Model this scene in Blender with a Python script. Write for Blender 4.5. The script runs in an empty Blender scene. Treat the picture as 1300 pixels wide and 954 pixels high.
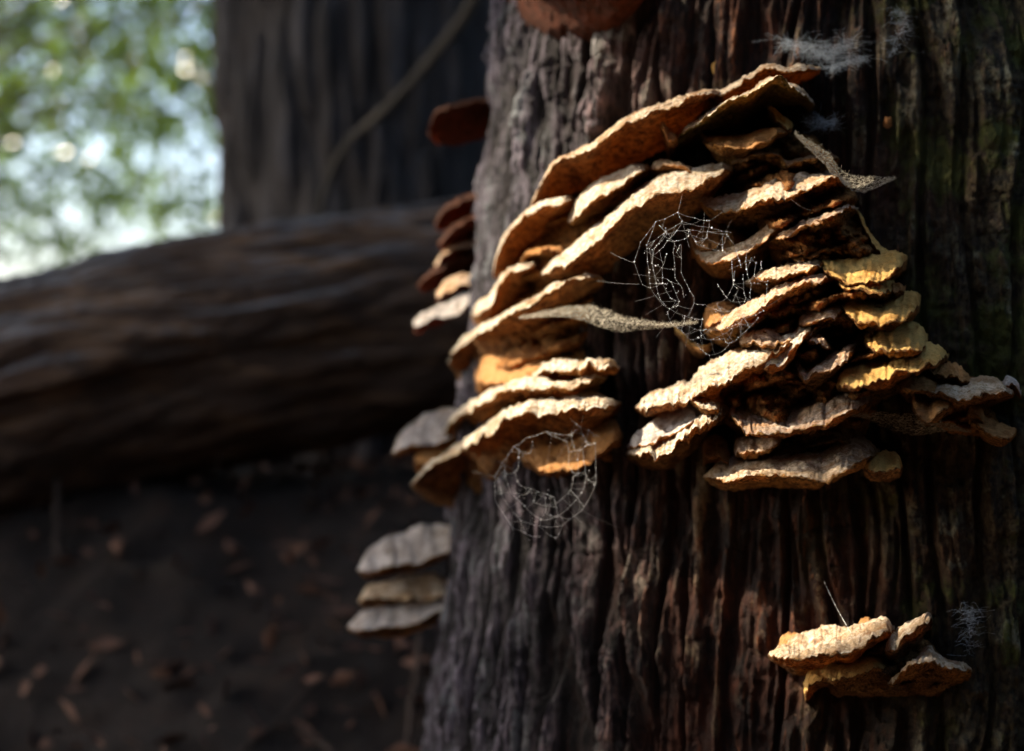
import bpy, math, random
import numpy as np
from mathutils import Vector

# ------------------------------------------------------------------ camera, world, sun
SC = bpy.context.scene
COL = SC.collection
CAMZ = 0.55
FPX = 1300 * 50 / 36.0          # focal length in photo pixels
cam_d = bpy.data.cameras.new("camera")
cam = bpy.data.objects.new("camera", cam_d)
COL.objects.link(cam)
cam.location = (0, 0, CAMZ)
cam.rotation_euler = (math.radians(90), 0, 0)
cam_d.lens = 50
cam_d.sensor_width = 36
cam_d.clip_end = 500
cam_d.clip_start = 0.05
cam_d.dof.use_dof = True
cam_d.dof.focus_distance = 1.01
cam_d.dof.aperture_fstop = 3.1
SC.camera = cam

SUN_EL, SUN_AZ = 41.0, -93.0     # azimuth measured from +Y towards +X: the sun stands left and a little behind
to_sun = Vector((math.sin(math.radians(SUN_AZ)) * math.cos(math.radians(SUN_EL)),
                 math.cos(math.radians(SUN_AZ)) * math.cos(math.radians(SUN_EL)),
                 math.sin(math.radians(SUN_EL))))
world = bpy.data.worlds.new("World")
SC.world = world
world.use_nodes = True
wn = world.node_tree
wn.nodes.clear()
w_out = wn.nodes.new("ShaderNodeOutputWorld")
w_bg = wn.nodes.new("ShaderNodeBackground")
w_sky = wn.nodes.new("ShaderNodeTexSky")
w_sky.sky_type = 'NISHITA'
w_sky.sun_disc = False
w_sky.sun_elevation = math.radians(SUN_EL)
w_sky.sun_rotation = math.radians(SUN_AZ)
w_sky.air_density = 1.0
w_sky.dust_density = 3.5
w_bg.inputs[1].default_value = 0.15
wn.links.new(w_sky.outputs[0], w_bg.inputs[0])
wn.links.new(w_bg.outputs[0], w_out.inputs[0])
sun_d = bpy.data.lights.new("sun", 'SUN')
sun_d.energy = 5.0
sun_d.angle = math.radians(0.9)
sun_d.color = (1.0, 0.86, 0.66)
sun = bpy.data.objects.new("sun", sun_d)
sun.rotation_euler = (-to_sun).to_track_quat('-Z', 'Y').to_euler()
sun.location = (-3, 2, 4)
COL.objects.link(sun)
SC.view_settings.view_transform = 'Standard'
SC.view_settings.look = 'None'
SC.view_settings.gamma = 1.0
SC.view_settings.exposure = 1.75
SC.render.engine = 'CYCLES'
SC.cycles.max_bounces = 8
SC.cycles.transparent_max_bounces = 8
SC.cycles.use_denoising = True
SC.cycles.sample_clamp_indirect = 6.0

# ------------------------------------------------------------------ helpers
def hash3(ix, iy, iz, seed=0):
    h = (ix.astype(np.int64) * 374761393 + iy.astype(np.int64) * 668265263 +
         iz.astype(np.int64) * 2147483647 + seed * 974711) & 0xFFFFFFFF
    h = ((h ^ (h >> 13)) * 1274126177) & 0xFFFFFFFF
    h = (h ^ (h >> 16)) & 0xFFFFFFFF
    h = (h * 2246822519) & 0xFFFFFFFF
    h = (h ^ (h >> 15)) & 0xFFFFFFFF
    return h.astype(np.float64) / 4294967295.0

def vnoise(x, y, z, seed=0):
    x, y, z = np.broadcast_arrays(np.asarray(x, float), np.asarray(y, float), np.asarray(z, float))
    ix, iy, iz = np.floor(x), np.floor(y), np.floor(z)
    fx, fy, fz = x - ix, y - iy, z - iz
    ux, uy, uz = [f * f * f * (f * (f * 6 - 15) + 10) for f in (fx, fy, fz)]
    r = 0
    for dx in (0, 1):
        for dy in (0, 1):
            for dz in (0, 1):
                w = (ux if dx else 1 - ux) * (uy if dy else 1 - uy) * (uz if dz else 1 - uz)
                r = r + w * hash3(ix + dx, iy + dy, iz + dz, seed)
    return r * 2 - 1

def fbm(x, y, z, oct=4, seed=0, gain=0.5):
    a, s, r = 1.0, 1.0, 0
    for i in range(oct):
        r = r + a * vnoise(np.asarray(x) * s + i * 17.3, np.asarray(y) * s + i * 5.1, np.asarray(z) * s - i * 9.7, seed + i)
        a *= gain
        s *= 2.03
    return r

def sstep(a, b, x):
    t = np.clip((x - a) / (b - a), 0, 1)
    return t * t * (3 - 2 * t)

def worley(u, v, seed=0):
    """F1, F2 of jittered cells on a unit grid."""
    iu, iv = np.floor(u), np.floor(v)
    f1 = np.full(u.shape, 9.0); f2 = np.full(u.shape, 9.0); cid = np.zeros(u.shape)
    z0 = np.zeros(u.shape)
    for du in (-1, 0, 1):
        for dv in (-1, 0, 1):
            cu, cv = iu + du, iv + dv
            pu = cu + 0.1 + 0.8 * hash3(cu, cv, z0, seed)
            pv = cv + 0.0 + 1.0 * hash3(cu, cv, z0 + 3, seed)
            d = np.sqrt((u - pu) ** 2 + (v - pv) ** 2)
            m = d < f1
            f2 = np.where(m, f1, np.minimum(f2, d))
            cid = np.where(m, hash3(cu, cv, z0 + 7, seed), cid)
            f1 = np.where(m, d, f1)
    return f1, f2, cid

def catmull(pts, n, arc=True):
    """Resample control points (k, d) to n points along a Catmull-Rom curve."""
    p = np.asarray(pts, float)
    k = len(p)
    if k == 2:
        t = np.linspace(0, 1, n)[:, None]
        return p[0] * (1 - t) + p[1] * t
    ext = np.vstack([2 * p[0] - p[1], p, 2 * p[-1] - p[-2]])
    out = []
    m = 24
    for i in range(k - 1):
        t = np.linspace(0, 1, m, endpoint=False)[:, None]
        a, b, c, d = ext[i], ext[i + 1], ext[i + 2], ext[i + 3]
        out.append(0.5 * ((2 * b) + (-a + c) * t + (2 * a - 5 * b + 4 * c - d) * t * t + (-a + 3 * b - 3 * c + d) * t ** 3))
    out = np.vstack(out + [p[-1:]])
    s = np.concatenate([[0], np.cumsum(np.linalg.norm(np.diff(out[:, :2], axis=0), axis=1))])
    tt = np.linspace(0, s[-1], n)
    return np.stack([np.interp(tt, s, out[:, j]) for j in range(p.shape[1])], 1)

def add_mesh(name, verts, faces, mat=None, parent=None, base=(0, 0, 0), smooth=True, attrs=None):
    me = bpy.data.meshes.new(name)
    v = np.asarray(verts, float) - np.asarray(base, float)
    if isinstance(faces, np.ndarray):
        nf, k = faces.shape
        me.vertices.add(len(v))
        me.vertices.foreach_set("co", v.astype(np.float32).ravel())
        me.loops.add(nf * k)
        me.loops.foreach_set("vertex_index", faces.astype(np.int32).ravel())
        me.polygons.add(nf)
        me.polygons.foreach_set("loop_start", (np.arange(nf) * k).astype(np.int32))
        me.polygons.foreach_set("loop_total", np.full(nf, k, np.int32))
        me.update(calc_edges=True)
    else:
        me.from_pydata([tuple(q) for q in v], [], faces)
    if smooth:
        me.polygons.foreach_set("use_smooth", np.ones(len(me.polygons), bool))
    for k_, a in (attrs or {}).items():
        at = me.attributes.new(k_, 'FLOAT', 'POINT')
        at.data.foreach_set("value", np.asarray(a, np.float32).ravel())
    if mat:
        me.materials.append(mat)
    o = bpy.data.objects.new(name, me)
    COL.objects.link(o)
    if parent is not None:
        o.parent = parent
    else:
        o.location = base
    return o

def grid_faces(nu, nv, wrap=False):
    """Quads of an (nu rows, nv cols) grid."""
    i = np.arange(nu - 1)[:, None]
    j = np.arange(nv if wrap else nv - 1)[None, :]
    j2 = (j + 1) % nv
    a = i * nv + j; b = i * nv + j2; c = (i + 1) * nv + j2; d = (i + 1) * nv + j
    return np.stack([a, b, c, d], -1).reshape(-1, 4)

def tag(o, label=None, cat=None, group=None, kind=None):
    if label: o['label'] = label
    if cat: o['category'] = cat
    if group: o['group'] = group
    if kind: o['kind'] = kind
    return o

def empty(name, loc, label, cat, group=None):
    o = bpy.data.objects.new(name, None)
    o.location = loc
    o.empty_display_size = 0.05
    COL.objects.link(o)
    return tag(o, label, cat, group)

def at(px, py, Y):
    """The point at distance Y seen at photo pixel (px, py)."""
    px = np.asarray(px, float); py = np.asarray(py, float)
    return np.stack([(px - 650) / FPX * Y, np.zeros_like(px) + Y, CAMZ - (py - 477) / FPX * Y], -1)

def tube(path, r, n=6, closed=False):
    """Verts, faces of a tube; r scalar or per point."""
    p = np.asarray(path, float)
    k = len(p)
    r = np.broadcast_to(np.asarray(r, float), (k,))
    t = np.gradient(p, axis=0)
    t /= np.linalg.norm(t, axis=1)[:, None] + 1e-12
    up = np.array([0.13, 0.31, 0.94])
    a = np.cross(t, up); a /= np.linalg.norm(a, axis=1)[:, None] + 1e-9
    b = np.cross(t, a)
    ang = np.linspace(0, 2 * np.pi, n, endpoint=False)
    v = p[:, None, :] + r[:, None, None] * (np.cos(ang)[None, :, None] * a[:, None, :] + np.sin(ang)[None, :, None] * b[:, None, :])
    return v.reshape(-1, 3), grid_faces(k, n, wrap=True)

def join(parts):
    V, F, o = [], [], 0
    for v, f in parts:
        V.append(v); F.append(np.asarray(f) + o); o += len(v)
    return np.vstack(V), np.vstack(F)

# ------------------------------------------------------------------ materials
class NT:
    def __init__(s, name):
        s.m = bpy.data.materials.new(name)
        s.m.use_nodes = True
        s.t = s.m.node_tree
        s.t.nodes.clear()
        s.out = s.t.nodes.new("ShaderNodeOutputMaterial")
        s.co = s.t.nodes.new("ShaderNodeTexCoord").outputs['Object']
    def n(s, kind, **kw):
        nd = s.t.nodes.new(kind)
        for k, v in kw.items():
            if k in nd.inputs:
                if hasattr(v, 'links'): s.t.links.new(v, nd.inputs[k])
                else: nd.inputs[k].default_value = v
            else:
                setattr(nd, k, v)
        return nd
    def link(s, a, b): s.t.links.new(a, b)
    def mapping(s, scale, src=None, rot=(0, 0, 0)):
        nd = s.n("ShaderNodeMapping")
        nd.inputs['Scale'].default_value = scale
        nd.inputs['Rotation'].default_value = rot
        s.link(src or s.co, nd.inputs['Vector'])
        return nd.outputs[0]
    def noise(s, scale, detail=4, rough=0.55, vec=None, dist=0.0):
        nd = s.n("ShaderNodeTexNoise")
        nd.inputs['Scale'].default_value = scale
        nd.inputs['Detail'].default_value = detail
        nd.inputs['Roughness'].default_value = rough
        nd.inputs['Distortion'].default_value = dist
        s.link(vec or s.co, nd.inputs['Vector'])
        return nd.outputs['Fac']
    def voro(s, scale, vec=None, feature='F1'):
        nd = s.n("ShaderNodeTexVoronoi")
        nd.feature = feature
        nd.inputs['Scale'].default_value = scale
        s.link(vec or s.co, nd.inputs['Vector'])
        return nd.outputs['Distance']
    def ramp(s, fac, stops, interp='LINEAR'):
        nd = s.n("ShaderNodeValToRGB")
        cr = nd.color_ramp
        cr.interpolation = interp
        while len(cr.elements) < len(stops): cr.elements.new(0.5)
        for e, (p, c) in zip(cr.elements, stops):
            e.position = p
            e.color = (c, c, c, 1) if isinstance(c, (int, float)) else (*c, 1)
        s.link(fac, nd.inputs[0])
        return nd.outputs[0]
    def mix(s, fac, a, b, mode='MIX'):
        nd = s.n("ShaderNodeMix")
        nd.data_type = 'RGBA'
        nd.blend_type = mode
        for sock, v in ((nd.inputs[0], fac), (nd.inputs[6], a), (nd.inputs[7], b)):
            if hasattr(v, 'links'): s.link(v, sock)
            elif isinstance(v, (int, float)): sock.default_value = v if sock == nd.inputs[0] else (v, v, v, 1)
            else: sock.default_value = (*v, 1)
        return nd.outputs[2]
    def math(s, op, a, b=0.0):
        nd = s.n("ShaderNodeMath")
        nd.operation = op
        for i, v in enumerate((a, b)):
            if hasattr(v, 'links'): s.link(v, nd.inputs[i])
            else: nd.inputs[i].default_value = v
        return nd.outputs[0]
    def attr(s, name):
        nd = s.n("ShaderNodeAttribute")
        nd.attribute_name = name
        return nd.outputs['Fac']
    def bump(s, h, strength=0.5, dist=0.002, normal=None):
        nd = s.n("ShaderNodeBump")
        nd.inputs['Strength'].default_value = strength
        nd.inputs['Distance'].default_value = dist
        s.link(h, nd.inputs['Height'])
        if normal: s.link(normal, nd.inputs['Normal'])
        return nd.outputs[0]
    def finish(s, color, rough=0.8, normal=None, trans=0.0, tcol=None, spec=0.4):
        p = s.n("ShaderNodeBsdfPrincipled")
        if hasattr(color, 'links'): s.link(color, p.inputs['Base Color'])
        else: p.inputs['Base Color'].default_value = (*color, 1)
        if hasattr(rough, 'links'): s.link(rough, p.inputs['Roughness'])
        else: p.inputs['Roughness'].default_value = rough
        p.inputs['Specular IOR Level'].default_value = spec
        if normal: s.link(normal, p.inputs['Normal'])
        sh = p.outputs[0]
        if trans > 0:
            t = s.n("ShaderNodeBsdfTranslucent")
            c = tcol if tcol is not None else color
            if hasattr(c, 'links'): s.link(c, t.inputs[0])
            else: t.inputs[0].default_value = (*c, 1)
            if normal: s.link(normal, t.inputs['Normal'])
            mx = s.n("ShaderNodeMixShader")
            mx.inputs[0].default_value = trans
            s.link(sh, mx.inputs[1]); s.link(t.outputs[0], mx.inputs[2])
            sh = mx.outputs[0]
        s.link(sh, s.out.inputs[0])
        return s.m

def mat_bark():
    s = NT("bark")
    h = s.attr("ridge")
    side = s.attr("side")          # 0 left flank .. 1 right flank: skylight tint painted in at left, moss at right
    fib = s.noise(1.0, 6, 0.65, s.mapping((210, 210, 26)))
    blot = s.noise(9, 5, 0.6)
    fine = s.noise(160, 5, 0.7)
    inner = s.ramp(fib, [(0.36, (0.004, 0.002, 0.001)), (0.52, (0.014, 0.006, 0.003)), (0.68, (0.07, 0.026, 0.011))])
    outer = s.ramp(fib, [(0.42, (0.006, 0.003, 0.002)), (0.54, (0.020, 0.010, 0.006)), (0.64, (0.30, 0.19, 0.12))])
    c = s.mix(s.ramp(h, [(0.45, 0.0), (0.9, 1.0)]), inner, outer)  # bark layers by height, with furrow shade and ridge highlights put into the colour
    c = s.mix(s.ramp(blot, [(0.5, 0.0), (0.66, 0.6)]), c, s.mix(fib, (0.012, 0.005, 0.003), (0.17, 0.065, 0.030)))
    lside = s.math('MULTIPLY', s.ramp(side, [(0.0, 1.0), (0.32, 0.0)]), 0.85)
    c = s.mix(lside, c, s.mix(s.ramp(h, [(0.3, 0.0), (0.85, 1.0)]), (0.004, 0.003, 0.004), s.mix(s.ramp(fib, [(0.42, 0.0), (0.62, 1.0)]), (0.008, 0.007, 0.010), (0.34, 0.32, 0.35))))  # bluish light on ridges and black furrow shade painted into the left flank
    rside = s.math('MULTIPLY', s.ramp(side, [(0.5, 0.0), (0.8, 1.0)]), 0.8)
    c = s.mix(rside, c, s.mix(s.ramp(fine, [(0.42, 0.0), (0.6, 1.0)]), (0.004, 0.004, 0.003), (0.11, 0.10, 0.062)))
    moss = s.math('MULTIPLY', s.ramp(s.noise(16, 6, 0.7), [(0.5, 0.0), (0.58, 1.0)]), s.ramp(side, [(0.45, 0.0), (0.62, 0.85)]))
    c = s.mix(moss, c, s.mix(fine, (0.008, 0.014, 0.004), (0.13, 0.17, 0.035)))
    lich = s.math('MULTIPLY', s.ramp(s.noise(22, 6, 0.75), [(0.53, 0.0), (0.60, 0.9)]), s.ramp(h, [(0.4, 0.0), (0.8, 1.0)]))
    c = s.mix(lich, c, s.mix(fine, (0.04, 0.05, 0.046), (0.40, 0.46, 0.42)))
    speck = s.ramp(s.noise(420, 3, 0.6), [(0.68, 0.0), (0.74, 0.7)])
    c = s.mix(speck, c, (0.26, 0.22, 0.17))
    c = s.mix(1.0, c, s.mix(lside, s.mix(s.ramp(side, [(0.5, 0.0), (0.8, 1.0)]), (0.62, 0.38, 0.24), (0.60, 0.56, 0.46)), (0.56, 0.56, 0.70)), 'MULTIPLY')  # the left flank's bluish skylight is multiplied into the colour too
    nrm = s.bump(fib, 0.8, 0.004)
    nrm = s.bump(fine, 1.0, 0.004, nrm)
    r = s.ramp(blot, [(0.3, 0.5), (0.7, 0.85)])
    return s.finish(c, r, nrm, spec=0.22)

def mat_far_bark(name, a, b, sc=(26, 26, 3.2), rough=0.8, top=None):
    s = NT(name)
    n1 = s.noise(1.0, 6, 0.65, s.mapping(sc))
    n2 = s.noise(3.5, 4)
    c = s.ramp(n1, [(0.3, tuple(x * 0.35 for x in a)), (0.5, a), (0.72, b)])
    c = s.mix(s.ramp(n2, [(0.42, 0.0), (0.62, 0.5)]), c, (a[0] * 1.2, a[1] * 1.0, a[2] * 0.8))
    if top:   # upward faces tinted bluish grey, the sky's light put into the colour
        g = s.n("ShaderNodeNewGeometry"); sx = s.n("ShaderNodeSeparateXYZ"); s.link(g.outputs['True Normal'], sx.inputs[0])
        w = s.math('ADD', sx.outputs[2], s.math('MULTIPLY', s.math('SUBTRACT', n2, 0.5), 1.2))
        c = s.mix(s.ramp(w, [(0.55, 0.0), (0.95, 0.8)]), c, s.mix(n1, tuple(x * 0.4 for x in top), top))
    return s.finish(c, rough, s.bump(n1, 1.0, 0.02))

def mat_cap(name, light, mid, dark, zone=0.35, yel=None, tc=(0.6, 0.25, 0.06), pit=0.5):
    s = NT(name)
    e = s.attr("reach")
    rnd = s.n("ShaderNodeObjectInfo").outputs['Random']
    w = s.n("ShaderNodeVectorMath"); w.operation = 'ADD'
    s.link(s.co, w.inputs[0])
    cx = s.n("ShaderNodeCombineXYZ"); s.link(s.math('MULTIPLY', rnd, 7.0), cx.inputs[0]); s.link(cx.outputs[0], w.inputs[1])
    co = w.outputs[0]
    n1 = s.noise(42, 6, 0.62, co)
    n2 = s.noise(230, 5, 0.7, co)
    n3 = s.noise(640, 4, 0.7, co)
    c = s.ramp(n1, [(0.38, mid), (0.5, light), (0.62, tuple(min(1, x * 1.12) for x in light))])
    c = s.mix(s.ramp(n2, [(0.46, 0.0), (0.58, 0.8)]), c, tuple(x * 0.72 for x in mid))
    c = s.mix(s.ramp(s.noise(90, 5, 0.65, co), [(0.5, 0.0), (0.6, 0.7)]), c, dark)
    # growth zones, a darker base and a pale growing edge
    zn = s.n("ShaderNodeMath"); zn.operation = 'SINE'
    s.link(s.math('ADD', s.math('MULTIPLY', e, 24.0), s.math('MULTIPLY', n1, 9.0)), zn.inputs[0])
    c = s.mix(s.math('MULTIPLY', s.ramp(zn.outputs[0], [(0.4, 0.0), (0.95, 1.0)]), zone), c, mid)
    c = s.mix(s.ramp(e, [(0.0, 0.85), (0.55, 0.0)]), c, dark)
    if yel:
        c = s.mix(s.ramp(s.noise(26, 4, 0.6, co), [(0.42, 0.0), (0.6, 0.85)]), c, yel)
    pits = s.ramp(n3, [(0.36, 1.0), (0.43, 0.0)])
    c = s.mix(s.math('MULTIPLY', pits, pit), c, tuple(x * 0.35 for x in dark))
    crumbs = s.ramp(n3, [(0.58, 0.0), (0.68, 0.7)])
    c = s.mix(crumbs, c, tuple(min(1, x * 1.3 + 0.05) for x in light))
    nrm = s.bump(n2, 1.0, 0.005)
    nrm = s.bump(n3, 1.0, 0.0022, nrm)
    return s.finish(c, 0.85, nrm, trans=0.14, tcol=tc, spec=0.25)

def mat_pore(name, a, b, dark, tc):
    s = NT(name)
    n1 = s.noise(45, 5, 0.6)
    n3 = s.noise(520, 3, 0.6)
    n4 = s.noise(170, 5, 0.8)
    c = s.ramp(n1, [(0.32, dark), (0.5, a), (0.7, b)])
    c = s.mix(s.ramp(n4, [(0.49, 0.0), (0.56, 0.85)]), c, dark)
    c = s.mix(s.ramp(n3, [(0.38, 0.8), (0.46, 0.0)]), c, tuple(x * 0.4 for x in dark))
    nrm = s.bump(n3, 0.7, 0.0009)
    nrm = s.bump(n4, 1.0, 0.004, nrm)
    tcm = s.mix(1.0, c, (1.5 * tc[0] ** 0.3, 1.6 * tc[1] ** 0.5, 1.5 * tc[2] ** 0.35), 'MULTIPLY')
    return s.finish(c, 0.8, nrm, trans=0.38, tcol=tcm, spec=0.2)

M = {}
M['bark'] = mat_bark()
M['cap_pale'] = mat_cap('pale_cap', (0.84, 0.71, 0.54), (0.62, 0.42, 0.24), (0.33, 0.15, 0.055))
M['cap_white'] = mat_cap('crusty_white_cap', (0.84, 0.77, 0.64), (0.56, 0.44, 0.29), (0.38, 0.20, 0.08), zone=0.2)
M['cap_mauve'] = mat_cap('mauve_cap', (0.80, 0.62, 0.46), (0.62, 0.38, 0.21), (0.36, 0.16, 0.06))
M['cap_pitted'] = mat_cap('pitted_cap', (0.84, 0.69, 0.56), (0.66, 0.44, 0.27), (0.50, 0.22, 0.08), pit=0.95)
M['cap_yellow'] = mat_cap('yellow_cap', (0.88, 0.52, 0.16), (0.74, 0.36, 0.08), (0.42, 0.20, 0.04), zone=0.2, yel=(0.90, 0.60, 0.20))
M['cap_orange'] = mat_cap('orange_cap', (0.62, 0.33, 0.13), (0.52, 0.24, 0.07), (0.40, 0.16, 0.045), zone=0.15)
M['cap_brown'] = mat_cap('brown_cap', (0.44, 0.26, 0.14), (0.32, 0.16, 0.07), (0.22, 0.10, 0.04))
M['cap_grey'] = mat_cap('grey_cap', (0.74, 0.70, 0.68), (0.62, 0.54, 0.48), (0.30, 0.22, 0.16))
M['cap_rust'] = mat_cap('rust_cap', (0.08, 0.034, 0.02), (0.05, 0.018, 0.010), (0.15, 0.05, 0.02))
M['pore_ochre'] = mat_pore('ochre_pores', (0.34, 0.175, 0.065), (0.52, 0.30, 0.12), (0.07, 0.032, 0.012), (0.85, 0.38, 0.08))
M['pore_orange'] = mat_pore('orange_pores', (0.46, 0.21, 0.06), (0.58, 0.30, 0.11), (0.13, 0.055, 0.016), (0.9, 0.40, 0.08))
M['pore_brown'] = mat_pore('brown_pores', (0.46, 0.23, 0.07), (0.62, 0.36, 0.12), (0.08, 0.036, 0.012), (0.6, 0.26, 0.06))
M['pore_rust'] = mat_pore('rust_pores', (0.045, 0.017, 0.008), (0.07, 0.025, 0.012), (0.13, 0.04, 0.02), (0.3, 0.09, 0.03))
M['pore_moss'] = mat_pore('mossy_pores', (0.32, 0.21, 0.06), (0.44, 0.31, 0.09), (0.10, 0.07, 0.02), (0.4, 0.28, 0.06))

def mat_simple(name, c, rough=0.6, trans=0.0, tcol=None, spec=0.5):
    s = NT(name)
    n = s.noise(60, 4)
    col = s.ramp(n, [(0.3, tuple(x * 0.7 for x in c)), (0.7, tuple(min(1, x * 1.15) for x in c))])
    return s.finish(col, rough, None, trans, tcol or c, spec)
M['silk'] = mat_simple('silk', (0.6, 0.6, 0.6), 0.35, 0.35, spec=0.8)
def mat_sheet(name, c, dens):
    s = NT(name)
    n = s.noise(1.0, 5, 0.7, s.mapping((420, 420, 900)), dist=1.5)
    d = s.noise(260, 5, 0.75)
    p = s.finish(s.ramp(d, [(0.4, tuple(x * 0.45 for x in c)), (0.6, c)]), 0.9, s.bump(d, 1.0, 0.003), 0.4, c, 0.2)
    sh = s.out.inputs[0].links[0].from_socket
    tr = s.n("ShaderNodeBsdfTransparent")
    mx = s.n("ShaderNodeMixShader")
    s.link(s.ramp(n, [(dens, 1.0), (dens + 0.09, 0.08)]), mx.inputs[0])
    s.link(sh, mx.inputs[1]); s.link(tr.outputs[0], mx.inputs[2])
    s.link(mx.outputs[0], s.out.inputs[0])
    return s.m
M['sheet_silk'] = mat_sheet('dusty_silk', (0.60, 0.55, 0.45), 0.48)
M['grey_silk'] = mat_simple('grey_silk', (0.5, 0.56, 0.62), 0.6, 0.4)
M['dew'] = mat_simple('dew', (0.9, 0.92, 0.95), 0.1, spec=1.0)
M['far_bark'] = mat_far_bark('background_bark', (0.035, 0.029, 0.029), (0.11, 0.10, 0.11))
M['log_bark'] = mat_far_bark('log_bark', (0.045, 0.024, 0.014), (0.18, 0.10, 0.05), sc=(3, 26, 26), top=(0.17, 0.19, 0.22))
M['vine'] = mat_simple('vine_bark', (0.07, 0.058, 0.045), 0.9)
M['twig'] = mat_simple('twig_bark', (0.035, 0.021, 0.015), 0.9)
M['litter'] = mat_simple('bounce_leaf', (0.34, 0.19, 0.10), 0.75, 0.1)  # pale leaves added out of view to bounce warm light upward
M['humus'] = mat_simple('rotten_leaf', (0.075, 0.030, 0.016), 0.8)
M['stone'] = mat_simple('stone', (0.16, 0.15, 0.15), 0.9)

def mat_soil():
    s = NT('forest_soil')
    n = s.noise(14, 8, 0.7)
    n2 = s.noise(90, 5, 0.7)
    c = s.ramp(n, [(0.3, (0.004, 0.002, 0.002)), (0.55, (0.012, 0.006, 0.004)), (0.8, (0.035, 0.017, 0.010))])
    c = s.mix(s.ramp(n2, [(0.6, 0.0), (0.75, 0.4)]), c, (0.07, 0.04, 0.025))
    return s.finish(c, 0.95, s.bump(n2, 1.0, 0.01))
M['soil'] = mat_soil()

def mat_leaf(name, c1, c2, tc):
    s = NT(name)
    r = s.noise(5.5, 3)
    c = s.ramp(r, [(0.35, c1), (0.65, c2)])
    t = s.mix(s.ramp(r, [(0.4, 0.0), (0.6, 1.0)]), tc, tuple(x * 0.6 for x in tc))
    return s.finish(c, 0.22, None, 0.42, t, spec=0.6)
M['leaf'] = mat_leaf('green_leaf', (0.016, 0.036, 0.008), (0.035, 0.06, 0.014), (0.16, 0.26, 0.035))
M['leaf_dark'] = mat_leaf('dark_leaf', (0.03, 0.05, 0.018), (0.045, 0.07, 0.022), (0.05, 0.10, 0.02))

# ------------------------------------------------------------------ the large host trunk
TCX, TCY = 0.405, 1.555
def trunk_R(z):
    dz = z - CAMZ
    return 0.452 - 0.085 * dz + 0.10 * np.clip(-dz - 0.1, 0, 1) ** 2 + 0.02 * np.clip(dz - 0.5, 0, 10) ** 1.0
def trunk_Y(px, py):
    """Distance of the trunk's face along the ray of a photo pixel; at and past the outline, of its edge."""
    px = np.asarray(px, float); py = np.asarray(py, float)
    dx = (px - 650) / FPX
    Y = np.full(np.broadcast(px, py).shape, 1.3)
    for _ in range(6):
        R = trunk_R(CAMZ - (py - 477) / FPX * Y)
        A = dx * dx + 1
        B = dx * TCX + TCY
        disc = B * B - A * (TCX ** 2 + TCY ** 2 - R * R)
        Y = (B - np.sqrt(np.maximum(disc, 0))) / A
    return Y

def dens_coords(segs):
    out = []
    for a, b, n in segs:
        out.append(np.linspace(a, b, n, endpoint=False))
    return np.concatenate(out)

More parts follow.
